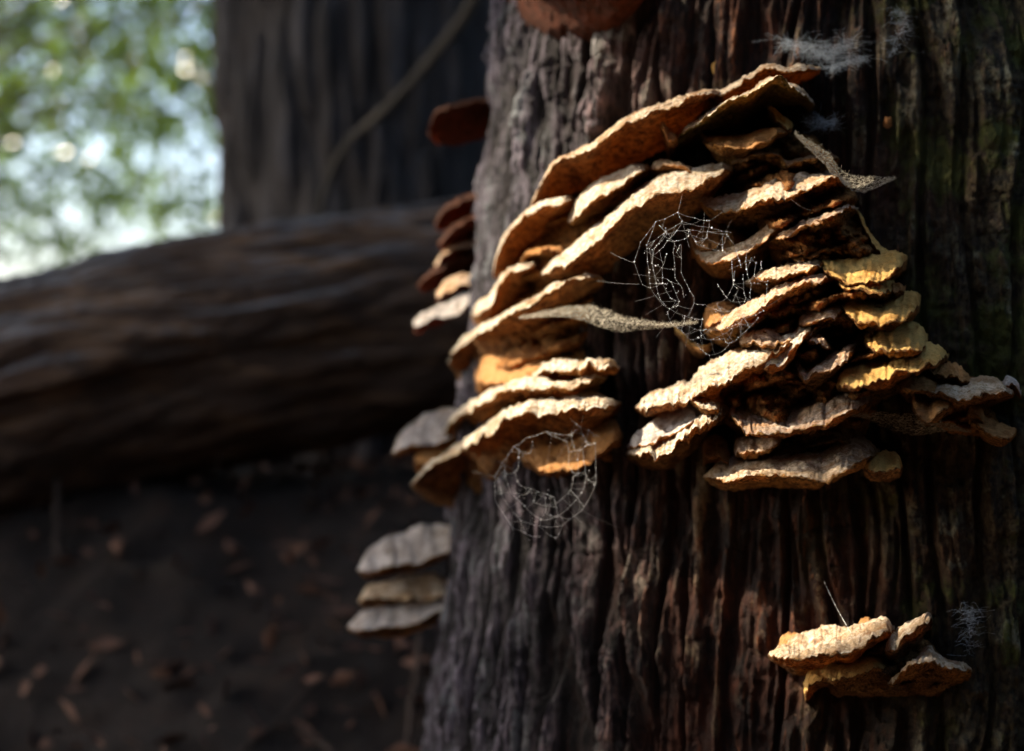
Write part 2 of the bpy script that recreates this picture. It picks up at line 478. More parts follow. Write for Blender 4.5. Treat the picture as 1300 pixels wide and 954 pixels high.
def build_host_tree():
    base = np.array([TCX, TCY, 0.0])
    # angle measured from the direction to the camera, positive to the right
    cdir = math.atan2(-TCY, -TCX)
    th = dens_coords([(-math.pi, -1.75, 40), (-1.75, 1.05, 820), (1.05, math.pi, 70)])
    z = np.concatenate([dens_coords([(-0.15, 0.12, 40), (0.12, 0.98, 520), (0.98, 1.6, 90), (1.6, 4.2, 70)]), [4.2]])
    T, Z = np.meshgrid(th, z)
    R = trunk_R(Z)
    R = R * (1 + 0.018 * np.sin(T * 3 + 1.0) * np.minimum(1, np.abs(T) * 0.3 + 0.4) * sstep(0.25, 0.05, Z))
    U = T * 0.46
    warp = 0.020 * vnoise(U * 7, Z * 3.0, 0.3, 11) + 0.007 * vnoise(U * 26, Z * 9, 0.9, 12)
    # wide ridges braided with narrower ones
    f1, f2, cid = worley((U + warp) / 0.031, (Z + 0.05 * vnoise(U * 20, Z * 2, 1.5, 5)) / 0.42, 3)
    plate = sstep(0.01, 0.27, f2 - f1)
    g1, g2, cid2 = worley((U + warp * 1.3) / 0.0135 + 9, Z / 0.17, 8)
    sub = sstep(0.02, 0.42, g2 - g1)
    rough = fbm(U * 62, Z * 12, 0.2, 5, 21)
    lump = fbm(U * 120, Z * 100, 0.7, 4, 31)
    hgt = plate * (0.55 + 0.45 * cid)
    knob = fbm(U * 45, Z * 30, 1.7, 4, 41)
    crack = sstep(0.02, 0.16, np.abs(vnoise(U * 22 + warp * 40, Z * 34, 2.2, 44)))
    side_ = sstep(-0.3, 0.5, T)
    fibre = fbm(U * 150, Z * 16, 3.1, 4, 47)
    wu = U + warp + 0.006 * vnoise(U * 14, Z * 14, 4.4, 91)
    def ridged(a, b_, q, o=3):
        t, g, k = 0, 1.0, 1.0
        for i_ in range(o):
            t = t + g * (1 - np.abs(vnoise(wu * a * k + q, Z * b_ * k + i_ * 3.1, q, 80 + i_))) ** 2
            g *= 0.5; k *= 2.1
        return t / 1.75
    rg = ridged(46, 3.2, 1.3)
    rf = ridged(120, 13, 6.7, 3)
    H = 0.015 * hgt ** 0.8 + 0.014 * rg + 0.0075 * rf + 0.004 * sub * plate + 0.0030 * rough + (0.0012 + 0.0018 * side_) * lump + 0.0014 * knob + 0.0022 * fibre - 0.0018 * (1 - crack) * plate
    brk = sstep(-0.05, 0.25, vnoise(wu * 34, Z * 15, 5.5, 95) + 0.30)
    k1, k2, chip = worley(wu / 0.0085 + 3, (Z + 0.01 * vnoise(wu * 60, Z * 20, 1.1, 96)) / 0.034, 17)
    H = H + 0.0042 * (chip - 0.5) * (0.4 + hgt) * sstep(0.0, 0.12, k2 - k1) - 0.0060 * (1 - brk) * (0.3 + rg)
    H = H - 0.021
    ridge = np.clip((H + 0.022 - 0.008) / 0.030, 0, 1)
    a = cdir + T
    rr = R + H
    V = np.stack([TCX + rr * np.cos(a), TCY + rr * np.sin(a), Z], -1).reshape(-1, 3)
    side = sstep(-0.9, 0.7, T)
    root = empty("fungus_covered_tree", base, "broad old tree trunk with deep furrowed bark filling the right side, covered in bracket fungi", "tree")
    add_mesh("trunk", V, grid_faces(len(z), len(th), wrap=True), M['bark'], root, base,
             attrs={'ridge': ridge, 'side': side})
    return root
host = build_host_tree()

# ------------------------------------------------------------------ bracket fungi
def bracket(label, crest, out=0.08, lip=10, dn=40, cap='cap_pale', pore='pore_ochre', tb=6, group=None,
            Y0=None, seed=0, endp=5.0, curl=0.0, th=0.0022, drop=None, cat="bracket fungus", rag=1.0, shrink=0.10):
    """One shelf: crest = photo-pixel path of the upper contour, (px, py[, lip]) left to right;
    lip = visible height of the sloping top below it, dn = depth of the underside below that."""
    c = [(p[0], p[1], p[2] if len(p) > 2 else lip) for p in crest]
    d = np.diff(np.array(c)[:, :2], axis=0)
    L = np.linalg.norm(d, axis=1).sum()
    n = int(np.clip(L / 1.5, 44, 170))
    C = catmull(c, n)
    t = np.linspace(0, 1, n)
    e = np.clip(1 - np.abs(2 * t - 1) ** endp, 0, 1) ** 0.5
    e = np.maximum(e, 0.04)
    px, py, lp = C[:, 0], C[:, 1], np.maximum(C[:, 2], 2)
    lp = np.where(lp < 12, lp * np.interp(lp, [5, 12], [0.5, 0.9]), lp)
    rn = np.random.RandomState(seed * 7 + 13)
    sd = seed * 3.7
    rag = rag * rn.uniform(0.45, 1.35)
    lob = 1 + 0.13 * vnoise(t * L / 55, sd, 0.5, 51) + 0.07 * vnoise(t * L / 18, sd, 0.5, 52)
    jag = rag * (1.6 * vnoise(px / 9, py / 9, sd, 53) + 1.1 * vnoise(px / 3.5, py / 3.5, sd, 54))
    jag2 = rag * (2.3 * vnoise(px / 11, py / 11, sd + 4, 55) + 1.6 * vnoise(px / 4, py / 4, sd + 4, 56))
    if Y0 is None:
        D = trunk_Y(px, py)
        # smooth along the shelf so that neighbouring rays give one even plane
    else:
        D = np.full(n, float(Y0))
    O = out * e * lob
    cf = np.clip(0.97 - lp * 0.017, 0.30, 0.86)
    mid = px.mean()
    q = (1 - e)
    le = lp * (0.35 + 0.65 * e) + jag2 * e
    dd = dn * (0.10 + 0.90 * np.clip(1 - np.abs(2 * t - 1) ** 2.4, 0, 1))
    thp = th * FPX / D
    cy = py + jag * 0.8
    jg = [rag * (1.0 * vnoise(px / 6, k * 0.9, sd + 9, 57) + 0.7 * vnoise(px / 2.6, k * 1.3, sd + 9, 58)) for k in range(10)]
    # control lines from the trunk over the top to the edge and back below
    rows = [
        (px + (mid - px) * shrink, py + tb + lp * 0.2, D + 0.022),
        (px + (mid - px) * shrink * 0.5, py + tb * 0.45 + jg[1], D - O * cf * 0.45),
        (px, cy, D - O * cf),
        (px, cy * 0.5 + py * 0.5 + le * 0.55 + jg[3], D - O * (cf * 0.45 + 0.53)),
        (px, cy + le, D - O),
        (px, cy + le + thp * 0.45 * e + jg[5] * 0.4, D - O * 0.995),
        (px, cy + le + thp * 0.9 * e + jg[6] * 0.6, D - O * 0.88),
        (px + (mid - px) * shrink * 0.3, py + lp + thp + dd * 0.24, D - O * 0.52),
        (px + (mid - px) * shrink * 0.7, py + lp + thp + dd * 0.62, D - O * 0.26),
        (px + (mid - px) * shrink, py + lp + thp + dd, D + 0.022),
    ]
    P = np.stack([at(a, b, y[..., None] if False else y) if False else
                  np.stack([(a - 650) / FPX * y, y, CAMZ - (b - 477) / FPX * y], -1) for a, b, y in rows], 0)   # rows, n, 3
    # spline across the rows
    K = len(P)
    ext = np.concatenate([2 * P[:1] - P[1:2], P, 2 * P[-1:] - P[-2:-1]], 0)
    seg = [3, 5, 6, 6, 2, 2, 6, 6, 4] if Y0 else [4, 7, 9, 10, 3, 3, 9, 9, 5]
    G, S = [], []
    for i in range(K - 1):
        for k in range(seg[i]):
            u = k / seg[i]
            a, b, c_, d_ = ext[i], ext[i + 1], ext[i + 2], ext[i + 3]
            G.append(0.5 * ((2 * b) + (-a + c_) * u + (2 * a - 5 * b + 4 * c_ - d_) * u * u + (-a + 3 * b - 3 * c_ + d_) * u ** 3))
            S.append(i + u)
    G.append(P[-1]); S.append(K - 1.0)
    G = np.array(G); S = np.array(S)
    # lumps, ripples running outward, grain
    x, y, zz = G[..., 0], G[..., 1], G[..., 2]
    a1 = 0.0030 * fbm(x * 38 + sd, y * 38, zz * 50, 3, 61)
    a2 = 0.0010 * fbm(x * 150, y * 150 + sd, zz * 150, 3, 62)
    rip = 0.0011 * np.sin(S * 5.0 + 3 * vnoise(x * 30, y * 30, sd, 63))[...,] if False else 0
    amp = (0.25 + 0.75 * e)[None, :]
    a3 = 0.0011 * fbm(x * 420, y * 420, zz * 420 + sd, 2, 66)
    G[..., 2] += (a1 + a2 + a3 * np.interp(S, [0, 6, 7], [1, 1, 0.3])[:, None]) * amp
    G[..., 1] += (a2 * 1.5 + 0.0016 * fbm(x * 70, sd, zz * 70, 2, 64)) * amp
    top = S <= 4.001
    mar = (S >= 3.999) & (S <= 6.001)
    und = S >= 5.999
    reach_t = np.interp(S, [0, 2, 4], [0.0, 0.55, 1.0])
    reach_u = np.interp(S, [6, 9], [1.0, 0.0])
    i0 = n // 2
    base = P[0, i0] * 0.5 + P[-1, i0] * 0.5
    root = empty("bracket_fungus", base, label, cat, group or "bracket fungi on the big trunk")
    def part(name, msk, mat, rch):
        g = G[msk]
        r = np.repeat(rch[msk][:, None], n, 1)
        f = grid_faces(g.shape[0], n)[:, ::-1]
        return add_mesh(name, g.reshape(-1, 3), f, mat, root, base, attrs={'reach': r})
    part("cap", top, M[cap], reach_t)
    part("margin", mar, M[pore], np.interp(S, [4, 6], [1.0, 0.9]))
    part("pore_surface", und, M[pore], reach_u)
    return root

B = []
def b(*a, **k):
    k.setdefault('seed', len(B) + 1)
    B.append(bracket(*a, **k))

# upper left sweep
b("topmost orange edged shelf whose tip points right at the top of the cluster",
  [(866, 124), (900, 117), (917, 116), (935, 104), (956, 93), (977, 84), (1001, 86), (1014, 81), (1042, 86)],
  out=0.085, lip=6, dn=42, pore='pore_orange')
b("largest shelf arching across the top left, pitted brown underside with thin white edge",
  [(674, 264), (680, 245), (691, 226), (707, 205), (746, 184), (781, 160), (817, 141), (857, 126), (885, 120), (903, 114), (922, 122)],
  out=0.14, lip=6, dn=74, pore='pore_ochre')
b("thin edged shelf with dark mossy underside just beneath the topmost tip",
  [(856, 184), (867, 167), (896, 145), (927, 127), (956, 116), (967, 105), (984, 97), (1003, 106), (1022, 116), (1034, 134)],
  out=0.125, lip=5, dn=40, pore='pore_moss')
b("small tan finger of fungus slanting down under the mossy shelf",
  [(974, 135), (982, 139), (992, 147), (1007, 158)], out=0.085, lip=9, dn=8, cap='cap_yellow', th=0.004)
b("pale tan wavy shelf beneath the mossy one, right of the great arch",
  [(888, 168, 10), (905, 173, 14), (925, 171, 20), (945, 168, 22), (959, 165, 18), (975, 163, 14), (990, 162, 8), (1006, 165, 5)],
  out=0.11, lip=18, dn=26, cap='cap_orange', pore='pore_brown')
b("brown folded shelf in the shade below the pale tan wavy one",
  [(925, 212), (945, 198), (960, 191), (985, 194), (1000, 205), (1025, 199), (1050, 193), (1066, 202)],
  out=0.085, lip=5, dn=34, cap='cap_brown', pore='pore_brown')
b("long pale shelf tucked under the great arch, upper of the bright pair",
  [(720, 282, 8), (728, 264, 14), (740, 247, 18), (757, 232, 19), (775, 223, 18), (792, 217, 16), (812, 211, 10), (828, 214, 8)],
  out=0.125, lip=18, dn=34, cap='cap_white', pore='pore_brown')
b("small lobed shelf between the great arch and the bright pair",
  [(824, 216), (832, 207), (845, 203), (862, 205), (875, 212), (890, 218)], out=0.10, lip=8, dn=26, pore='pore_orange')
b("long bright shelf sweeping down left behind the upper web, olive underside",
  [(683, 350, 6), (700, 333, 14), (718, 317, 19), (740, 300, 19), (768, 280, 16), (795, 255, 14), (814, 240, 17), (836, 226, 22), (870, 218, 24), (909, 209, 22), (925, 209, 12), (934, 216, 8)],
  out=0.15, lip=18, dn=66, cap='cap_white', pore='pore_ochre')
b("broad pale pink shelf right of the arch, under the stretched web",
  [(882, 247, 8), (905, 252, 16), (933, 248, 20), (967, 236, 22), (1003, 226, 22), (1035, 219, 16), (1064, 222, 8), (1082, 238, 5)],
  out=0.12, lip=20, dn=36, cap='cap_pale', pore='pore_brown')
b("orange nosed shelf seen through the upper web, curving up to the right",
  [(875, 298, 16), (888, 305, 24), (905, 314, 20), (925, 318, 13), (945, 309, 13), (966, 296, 13), (987, 284, 11), (1005, 276, 9), (1022, 274, 6)],
  out=0.11, lip=14, dn=26, cap='cap_pale', pore='pore_orange')
b("dull orange stub behind the upper web",
  [(876, 290), (892, 284), (915, 284), (936, 292), (948, 302)], out=0.085, lip=32, dn=8, cap='cap_orange', pore='pore_orange')
b("sharp edged shelf with steep brown face, highest on the right side",
  [(973, 309), (990, 300), (1019, 284), (1040, 276), (1056, 269), (1072, 262), (1090, 265)],
  out=0.12, lip=6, dn=48, cap='cap_mauve', pore='pore_brown')
b("thin yellow flap folding down behind the sharp edged shelf",
  [(1086, 266, 6), (1096, 280, 10), (1106, 298, 12), (1120, 312, 14), (1142, 324, 10)], out=0.075, lip=10, dn=18, cap='cap_yellow', pore='pore_ochre')
b("slim pinkish shelf pointing left below the sharp edged one",
  [(946, 357, 5), (966, 347, 11), (985, 341, 12), (1002, 335, 12), (1020, 330, 12), (1037, 327, 12), (1052, 333, 8)],
  out=0.12, lip=12, dn=16, cap='cap_pale', pore='pore_brown')
b("highest of the yellow lobes at the right edge",
  [(1036, 328, 8), (1058, 332, 16), (1080, 334, 22), (1102, 328, 26), (1125, 324, 26), (1152, 325, 12)], out=0.13, lip=18, dn=18, cap='cap_yellow', pore='pore_brown')
b("long pink brown shelf crossing the lower part of the upper web",
  [(896, 420, 8), (919, 405, 14), (940, 391, 14), (966, 379, 12), (992, 363, 13), (1023, 352, 14), (1048, 346, 14), (1068, 350, 8)],
  out=0.13, lip=13, dn=36, cap='cap_mauve', pore='pore_brown')
b("orange knob behind the left end of the long pink brown shelf",
  [(893, 398), (905, 389), (922, 385), (938, 388)], out=0.09, lip=22, dn=10, cap='cap_orange', pore='pore_orange')
b("round fanned yellow lobe with a notch, second from the top at right",
  [(1058, 350, 12), (1078, 347, 20), (1098, 344, 26), (1118, 346, 30), (1136, 356, 14)], out=0.14, lip=22, dn=16, cap='cap_yellow', pore='pore_brown')
b("smooth rolled mauve shelf above the fused white shelves",
  [(1010, 415, 6), (1021, 400, 14), (1039, 389, 17), (1060, 381, 17), (1078, 382, 10)], out=0.125, lip=15, dn=34, cap='cap_mauve', pore='pore_brown')
b("wide ribbed yellow lobe spreading right, third from the top at right",
  [(1064, 384, 12), (1088, 382, 24), (1110, 377, 32), (1128, 373, 34), (1150, 371, 34), (1169, 375, 18)], out=0.145, lip=24, dn=14, cap='cap_yellow', pore='pore_brown')
b("cup shaped yellow lobe with a dark hole near its left side",
  [(1094, 426, 14), (1110, 409, 34), (1132, 404, 42), (1150, 408, 38), (1165, 409, 34), (1178, 424, 14)], out=0.15, lip=32, dn=12, cap='cap_yellow', pore='pore_ochre')
b("finger shaped brown roll lying just above the fused white shelves",
  [(938, 430, 10), (948, 421, 17), (971, 419, 18), (1000, 419, 17), (1026, 420, 10)], out=0.12, lip=17, dn=10, cap='cap_mauve', pore='pore_brown')
b("crusty white shelf fused from many lobes in the middle of the cluster",
  [(868, 503, 10), (876, 486, 20), (888, 470, 28), (908, 460, 30), (932, 448, 28), (952, 446, 20), (971, 446, 16), (985, 438, 14), (1000, 430, 12), (1016, 421, 10), (1034, 415, 8), (1050, 417, 5)],
  out=0.15, lip=22, dn=60, cap='cap_white', pore='pore_ochre', rag=1.6)
b("crumbly cream rim fold in front of the fused white shelf",
  [(962, 466, 6), (975, 455, 12), (992, 447, 16), (1006, 436, 12), (1020, 424, 9), (1034, 419, 6)], out=0.165, lip=12, dn=24, cap='cap_white', pore='pore_orange', rag=1.6)
b("curled brown shelf with a small hooked left end",
  [(1004, 462, 10), (1012, 458, 12), (1022, 472, 12), (1044, 458, 14), (1065, 447, 14), (1078, 438, 12), (1092, 436, 6)],
  out=0.145, lip=13, dn=44, cap='cap_mauve', pore='pore_ochre')
b("big yellow shelf with ragged dripping edge at right",
  [(1058, 482, 14), (1078, 464, 28), (1101, 450, 38), (1120, 446, 38), (1141, 443, 32), (1165, 441, 26), (1187, 440, 20), (1205, 450, 8)],
  out=0.16, lip=26, dn=24, cap='cap_yellow', pore='pore_ochre', rag=1.6)
b("short white tongue reaching left from the fused shelves",
  [(805, 516, 5), (822, 503, 14), (846, 493, 20), (869, 488, 22), (890, 488, 12)], out=0.12, lip=18, dn=12, cap='cap_white', pore='pore_ochre', rag=1.5)
b("wide grey shelf slanting down left beneath the white tongue",
  [(796, 566, 6), (808, 549, 18), (826, 536, 24), (848, 524, 26), (872, 517, 22), (900, 514, 10)], out=0.11, lip=22, dn=14, cap='cap_grey', pore='pore_orange')
b("knobbly white ridge running from lower left up to the pitted shelf",
  [(795, 575, 8), (812, 566, 14), (835, 556, 18), (858, 544, 18), (878, 534, 17), (898, 524, 16), (916, 516, 14), (930, 518, 8)],
  out=0.135, lip=15, dn=26, cap='cap_white', pore='pore_ochre', rag=1.8)
b("short white strut linking the fused shelf to the knobbly ridge",
  [(872, 494, 16), (884, 492, 22), (894, 503, 20), (908, 512, 14), (918, 518, 8)], out=0.14, lip=18, dn=20, cap='cap_white', pore='pore_brown', rag=1.6)
b("thick pitted pink shelf with dark pores and an orange right end",
  [(925, 516, 14), (931, 497, 34), (946, 503, 46), (974, 514, 36), (1003, 514, 33), (1029, 506, 34), (1055, 501, 32), (1078, 499, 26), (1096, 498, 20), (1108, 508, 10)],
  out=0.15, lip=34, dn=18, cap='cap_pitted', pore='pore_brown')
b("small orange fold under the left end of the pitted shelf",
  [(892, 562), (897, 552), (908, 550), (920, 556), (930, 566)], out=0.10, lip=26, dn=10, cap='cap_orange', pore='pore_orange')
b("small dusty shelf squeezed under the pitted one",
  [(930, 572, 8), (938, 562, 16), (955, 557, 18), (970, 555, 16), (984, 553, 10), (998, 556, 6)], out=0.125, lip=14, dn=12, cap='cap_mauve', pore='pore_brown')
b("lowest long pale shelf with scalloped front edge",
  [(893, 604, 5), (906, 593, 18), (922, 585, 26), (937, 582, 26), (963, 586, 18), (990, 579, 24), (1016, 577, 28), (1042, 574, 31), (1062, 564, 34), (1080, 556, 36), (1098, 556, 32), (1117, 570, 14)],
  out=0.145, lip=26, dn=12, cap='cap_pale', pore='pore_brown', rag=1.3)
b("brown shaded back of the lowest long shelf",
  [(965, 572), (990, 560), (1020, 548), (1050, 540), (1075, 538), (1095, 552)], out=0.08, lip=22, dn=12, cap='cap_brown', pore='pore_brown')
b("yellow brown flap at the right end of the lowest shelf",
  [(1096, 592, 8), (1112, 582, 18), (1130, 575, 26), (1141, 580, 18), (1146, 591, 8)], out=0.12, lip=20, dn=8, cap='cap_yellow', pore='pore_ochre')
b("brown folded shelf face right of the crumbly cream rim fold",
  [(1022, 432, 6), (1032, 424, 8), (1046, 426, 8), (1056, 440, 6)], out=0.13, lip=6, dn=40, cap='cap_mauve', pore='pore_brown')
b("short flared ledge under the great arch where the mossy shelf begins",
  [(836, 158, 6), (843, 160, 10), (850, 170, 12), (862, 176, 8)], out=0.115, lip=10, dn=20, cap='cap_orange', pore='pore_orange')
b("small dark orange crumb between two yellow lobes at the right edge",
  [(1128, 366, 6), (1138, 360, 10), (1150, 362, 8)], out=0.09, lip=9, dn=6, cap='cap_orange', pore='pore_orange')
b("ragged brown fold hanging between the mauve roll and the curled shelf",
  [(1040, 408, 5), (1056, 402, 8), (1075, 402, 8), (1096, 408, 5)], out=0.105, lip=7, dn=36, cap='cap_orange', pore='pore_ochre')
b("brown fold filling the hollow between the fused shelf and the pitted shelf",
  [(905, 500, 4), (930, 484, 6), (960, 478, 6), (1000, 480, 6), (1040, 482, 5), (1070, 480, 4)], out=0.10, lip=5, dn=34, cap='cap_orange', pore='pore_orange')
b("thin brown shelf in the shade under the long pink brown one",
  [(940, 412, 4), (965, 402, 6), (1000, 392, 6), (1030, 386, 4)], out=0.10, lip=5, dn=22, cap='cap_mauve', pore='pore_orange')
b("thin brown shelf in the shade under the slim pinkish one",
  [(985, 334, 4), (1010, 322, 6), (1045, 316, 6), (1080, 318, 4)], out=0.09, lip=5, dn=20, cap='cap_orange', pore='pore_orange')
# right hand group
b("reddish crumpled shelf below the dripping yellow edge",
  [(1140, 484, 10), (1150, 477, 16), (1165, 474, 20), (1181, 478, 16), (1194, 486, 8)], out=0.12, lip=18, dn=12, cap='cap_orange', pore='pore_brown')
b("brown crumbly shelf behind the whitish right hand one",
  [(1172, 466, 10), (1186, 458, 18), (1202, 461, 18), (1220, 468, 14), (1236, 480, 8)], out=0.09, lip=16, dn=12, cap='cap_orange', pore='pore_brown', rag=1.8)
b("whitish flat shelf reaching furthest to the right",
  [(1168, 494, 6), (1185, 488, 14), (1205, 485, 18), (1228, 485, 19), (1250, 482, 18), (1270, 485, 14), (1288, 498, 6)],
  out=0.12, lip=17, dn=14, cap='cap_pale', pore='pore_ochre')
b("drooping tan lobe hanging under the whitish right hand shelf",
  [(1156, 503, 10), (1165, 495, 28), (1180, 493, 38), (1195, 498, 26), (1212, 505, 12)], out=0.135, lip=28, dn=8, cap='cap_orange', pore='pore_ochre')
b("low brown shelf at the far right under the whitish one",
  [(1230, 526, 10), (1240, 522, 18), (1256, 530, 20), (1272, 536, 20), (1291, 545, 8)], out=0.10, lip=18, dn=10, cap='cap_orange', pore='pore_brown')
b("small upright nub between the two far right shelves",
  [(1228, 522), (1236, 516), (1246, 520), (1250, 530)], out=0.09, lip=12, dn=8, cap='cap_orange', pore='pore_brown')
b("tiny grey tip at the far right end of the cluster",
  [(1270, 487), (1280, 480), (1290, 484), (1297, 496)], out=0.06, lip=10, dn=6, cap='cap_grey', pore='pore_ochre')
# left group under the arch
b("orange shelf left of the great arch with white upper edge",
  [(626, 346, 6), (629, 325, 8), (638, 302, 10), (652, 284, 10), (670, 266, 10), (690, 256, 10), (712, 251, 10), (733, 251, 6)],
  out=0.13, lip=10, dn=62, cap='cap_white', pore='pore_orange')
b("brown shelf between the left orange shelf and the bright pair",
  [(655, 334), (668, 322), (690, 316), (712, 318), (724, 328)], out=0.09, lip=6, dn=30, cap='cap_orange', pore='pore_orange')
b("orange brown shelf with blurred white left tip",
  [(598, 402, 6), (606, 387, 14), (622, 374, 14), (632, 358, 9), (648, 344, 7), (664, 337, 6), (684, 334, 5)], out=0.125, lip=9, dn=60, cap='cap_white', pore='pore_orange')
b("long upswept shelf on the left with a deep smooth brown underside",
  [(569, 460, 6), (577, 441, 9), (601, 422, 10), (628, 405, 10), (652, 391, 10), (683, 375, 9), (703, 365, 8), (730, 355, 6), (752, 350, 5), (768, 358, 4)],
  out=0.15, lip=9, dn=72, cap='cap_white', pore='pore_ochre')
b("short orange shelf face under the long upswept shelf",
  [(601, 456), (618, 448), (650, 445), (690, 447), (715, 452), (730, 462)], out=0.09, lip=42, dn=10, cap='cap_orange', pore='pore_orange')
b("narrow pale shelf pointing right toward the bare furrowed bark",
  [(672, 477, 6), (694, 463, 10), (717, 456, 13), (743, 456, 12), (765, 459, 10), (787, 465, 6)], out=0.12, lip=11, dn=14, cap='cap_white', pore='pore_brown')
b("middle of the three stacked shelves at lower left",
  [(563, 548, 6), (575, 528, 10), (599, 510, 11), (625, 495, 11), (645, 486, 11), (668, 480, 12), (690, 479, 13), (708, 482, 11), (724, 487, 9), (745, 482, 8), (772, 478, 5)],
  out=0.14, lip=10, dn=34, cap='cap_white', pore='pore_brown')
b("lowest and longest of the stacked left shelves, white edge dipping to a point",
  [(522, 616, 5), (537, 597, 9), (553, 584, 10), (571, 572, 11), (593, 558, 11), (613, 544, 11), (642, 524, 12), (660, 515, 13), (676, 511, 14), (710, 507, 17), (740, 503, 20), (765, 503, 18), (789, 512, 8)],
  out=0.17, lip=11, dn=78, cap='cap_white', pore='pore_ochre')
b("rounded orange shelf behind the lower orb web",
  [(662, 574, 14), (674, 560, 32), (700, 551, 44), (730, 542, 48), (758, 536, 40), (780, 534, 30), (791, 550, 12)],
  out=0.10, lip=40, dn=10, cap='cap_orange', pore='pore_orange', tb=-4)
b("small tan scrap of fungus hanging on the dark bark right of the long cobweb",
  [(856, 416), (866, 424), (876, 434), (890, 440), (905, 434)], out=0.05, lip=8, dn=6, cap='cap_yellow', pore='pore_ochre')
# left outline of the trunk, out of focus
G_ = "out of focus bracket fungi on the trunk's left edge"
b("bluish white shelf sticking out left beside the longest shelf's tip",
  [(498, 574, 6), (508, 552, 20), (526, 534, 34), (548, 524, 40), (575, 520, 38), (600, 524, 20)], out=0.05, lip=32, dn=8, cap='cap_grey', pore='pore_brown', Y0=1.56, group=G_)
b("small blurred orange shelf under the bluish white one",
  [(526, 580), (538, 572), (556, 570), (580, 574)], out=0.04, lip=14, dn=10, cap='cap_orange', pore='pore_orange', Y0=1.55, group=G_)
b("top white shelf of the blurred stack of three at lower left",
  [(454, 722, 6), (464, 704, 22), (485, 688, 32), (512, 676, 38), (545, 668, 42), (590, 668, 20)], out=0.06, lip=30, dn=10, cap='cap_grey', pore='pore_ochre', Y0=1.60, group=G_)
b("middle cream shelf of the blurred stack of three at lower left",
  [(455, 762, 6), (466, 743, 18), (486, 736, 26), (515, 732, 28), (550, 732, 30), (590, 736, 12)], out=0.05, lip=24, dn=12, cap='cap_pale', pore='pore_ochre', Y0=1.60, group=G_)
b("bottom shelf of the blurred stack of three at lower left",
  [(442, 796, 6), (456, 778, 22), (480, 770, 28), (510, 768, 26), (550, 762, 20), (590, 760, 10)], out=0.05, lip=24, dn=12, cap='cap_grey', pore='pore_ochre', Y0=1.60, group=G_)
b("single dark rust shelf jutting left high on the trunk edge",
  [(543, 168, 4), (553, 145, 6), (575, 134, 6), (600, 128, 6), (640, 128, 5), (660, 140, 4)], out=0.05, lip=8, dn=46, cap='cap_rust', pore='pore_rust', Y0=1.58, group=G_)
for i, (lab, pts, lp, dn_, cp, yy) in enumerate([
    ("uppermost shelf of the blurred rust coloured stack on the trunk edge", [(552, 282), (566, 260), (590, 248), (640, 240)], 8, 26, 'cap_rust', 1.60),
    ("second shelf of the blurred rust coloured stack on the trunk edge", [(556, 306), (572, 290), (595, 276), (640, 262)], 8, 22, 'cap_rust', 1.58),
    ("third shelf of the blurred rust coloured stack on the trunk edge", [(552, 334), (568, 316), (592, 306), (640, 296)], 9, 24, 'cap_mauve', 1.60),
    ("fourth and widest shelf of the blurred rust coloured stack", [(530, 360), (548, 342), (580, 330), (630, 318)], 6, 24, 'cap_rust', 1.61),
    ("fifth shelf of the blurred stack, pinkish grey, on the trunk edge", [(554, 370), (568, 358), (590, 350), (620, 346)], 13, 8, 'cap_mauve', 1.58),
    ("lowest slanting pale grey shelf of the blurred stack on the trunk edge", [(525, 408), (545, 394), (575, 382), (610, 368)], 14, 6, 'cap_grey', 1.57)]):
    b(lab, pts, out=0.05, lip=lp, dn=dn_, cap=cp, pore='pore_rust', Y0=yy, group=G_)
b("big dark rust shelf seen from below at the top edge of the picture",
  [(618, -28), (640, -38), (690, -42), (740, -42), (790, -38), (830, -30)], out=0.13, lip=16, dn=92, cap='cap_rust', pore='pore_rust', group="bracket fungi on the big trunk")
# lower right group
L_ = "bracket fungi low on the trunk's right"
b("flat pale shelf with frilled edge on top of the lowest right group",
  [(975, 831, 6), (990, 820, 18), (1002, 813, 28), (1029, 803, 35), (1054, 794, 38), (1075, 795, 34), (1091, 792, 28), (1108, 788, 22), (1124, 786, 18), (1136, 796, 8)],
  out=0.14, lip=26, dn=16, cap='cap_pale', pore='pore_ochre', group=L_)
b("rusty bump rising behind the frilled pale shelf at left",
  [(988, 818), (996, 806), (1008, 806), (1024, 812)], out=0.07, lip=14, dn=6, cap='cap_orange', pore='pore_orange', group=L_)
b("rusty bump rising behind the frilled pale shelf at right",
  [(1086, 800), (1094, 788), (1106, 787), (1114, 796)], out=0.07, lip=14, dn=6, cap='cap_orange', pore='pore_orange', group=L_)
b("thin brown shelf tilted up to the right beside the frilled one",
  [(1122, 826, 8), (1138, 806, 18), (1150, 794, 18), (1165, 788, 14), (1180, 783, 8), (1184, 792, 5)], out=0.12, lip=14, dn=22, cap='cap_pale', pore='pore_ochre', group=L_)
b("yellow shelf in the shade under the frilled pale one",
  [(1020, 866), (1034, 846), (1060, 840), (1090, 836), (1110, 830), (1130, 834)], out=0.08, lip=22, dn=8, cap='cap_yellow', pore='pore_brown', group=L_)
b("thin curtain like shelf with drooping edge at the bottom right",
  [(1126, 868, 6), (1150, 846, 9), (1165, 832, 12), (1180, 822, 14), (1192, 832, 12), (1208, 842, 9), (1225, 843, 9), (1234, 852, 6)], out=0.13, lip=10, dn=26, cap='cap_pale', pore='pore_brown', group=L_)

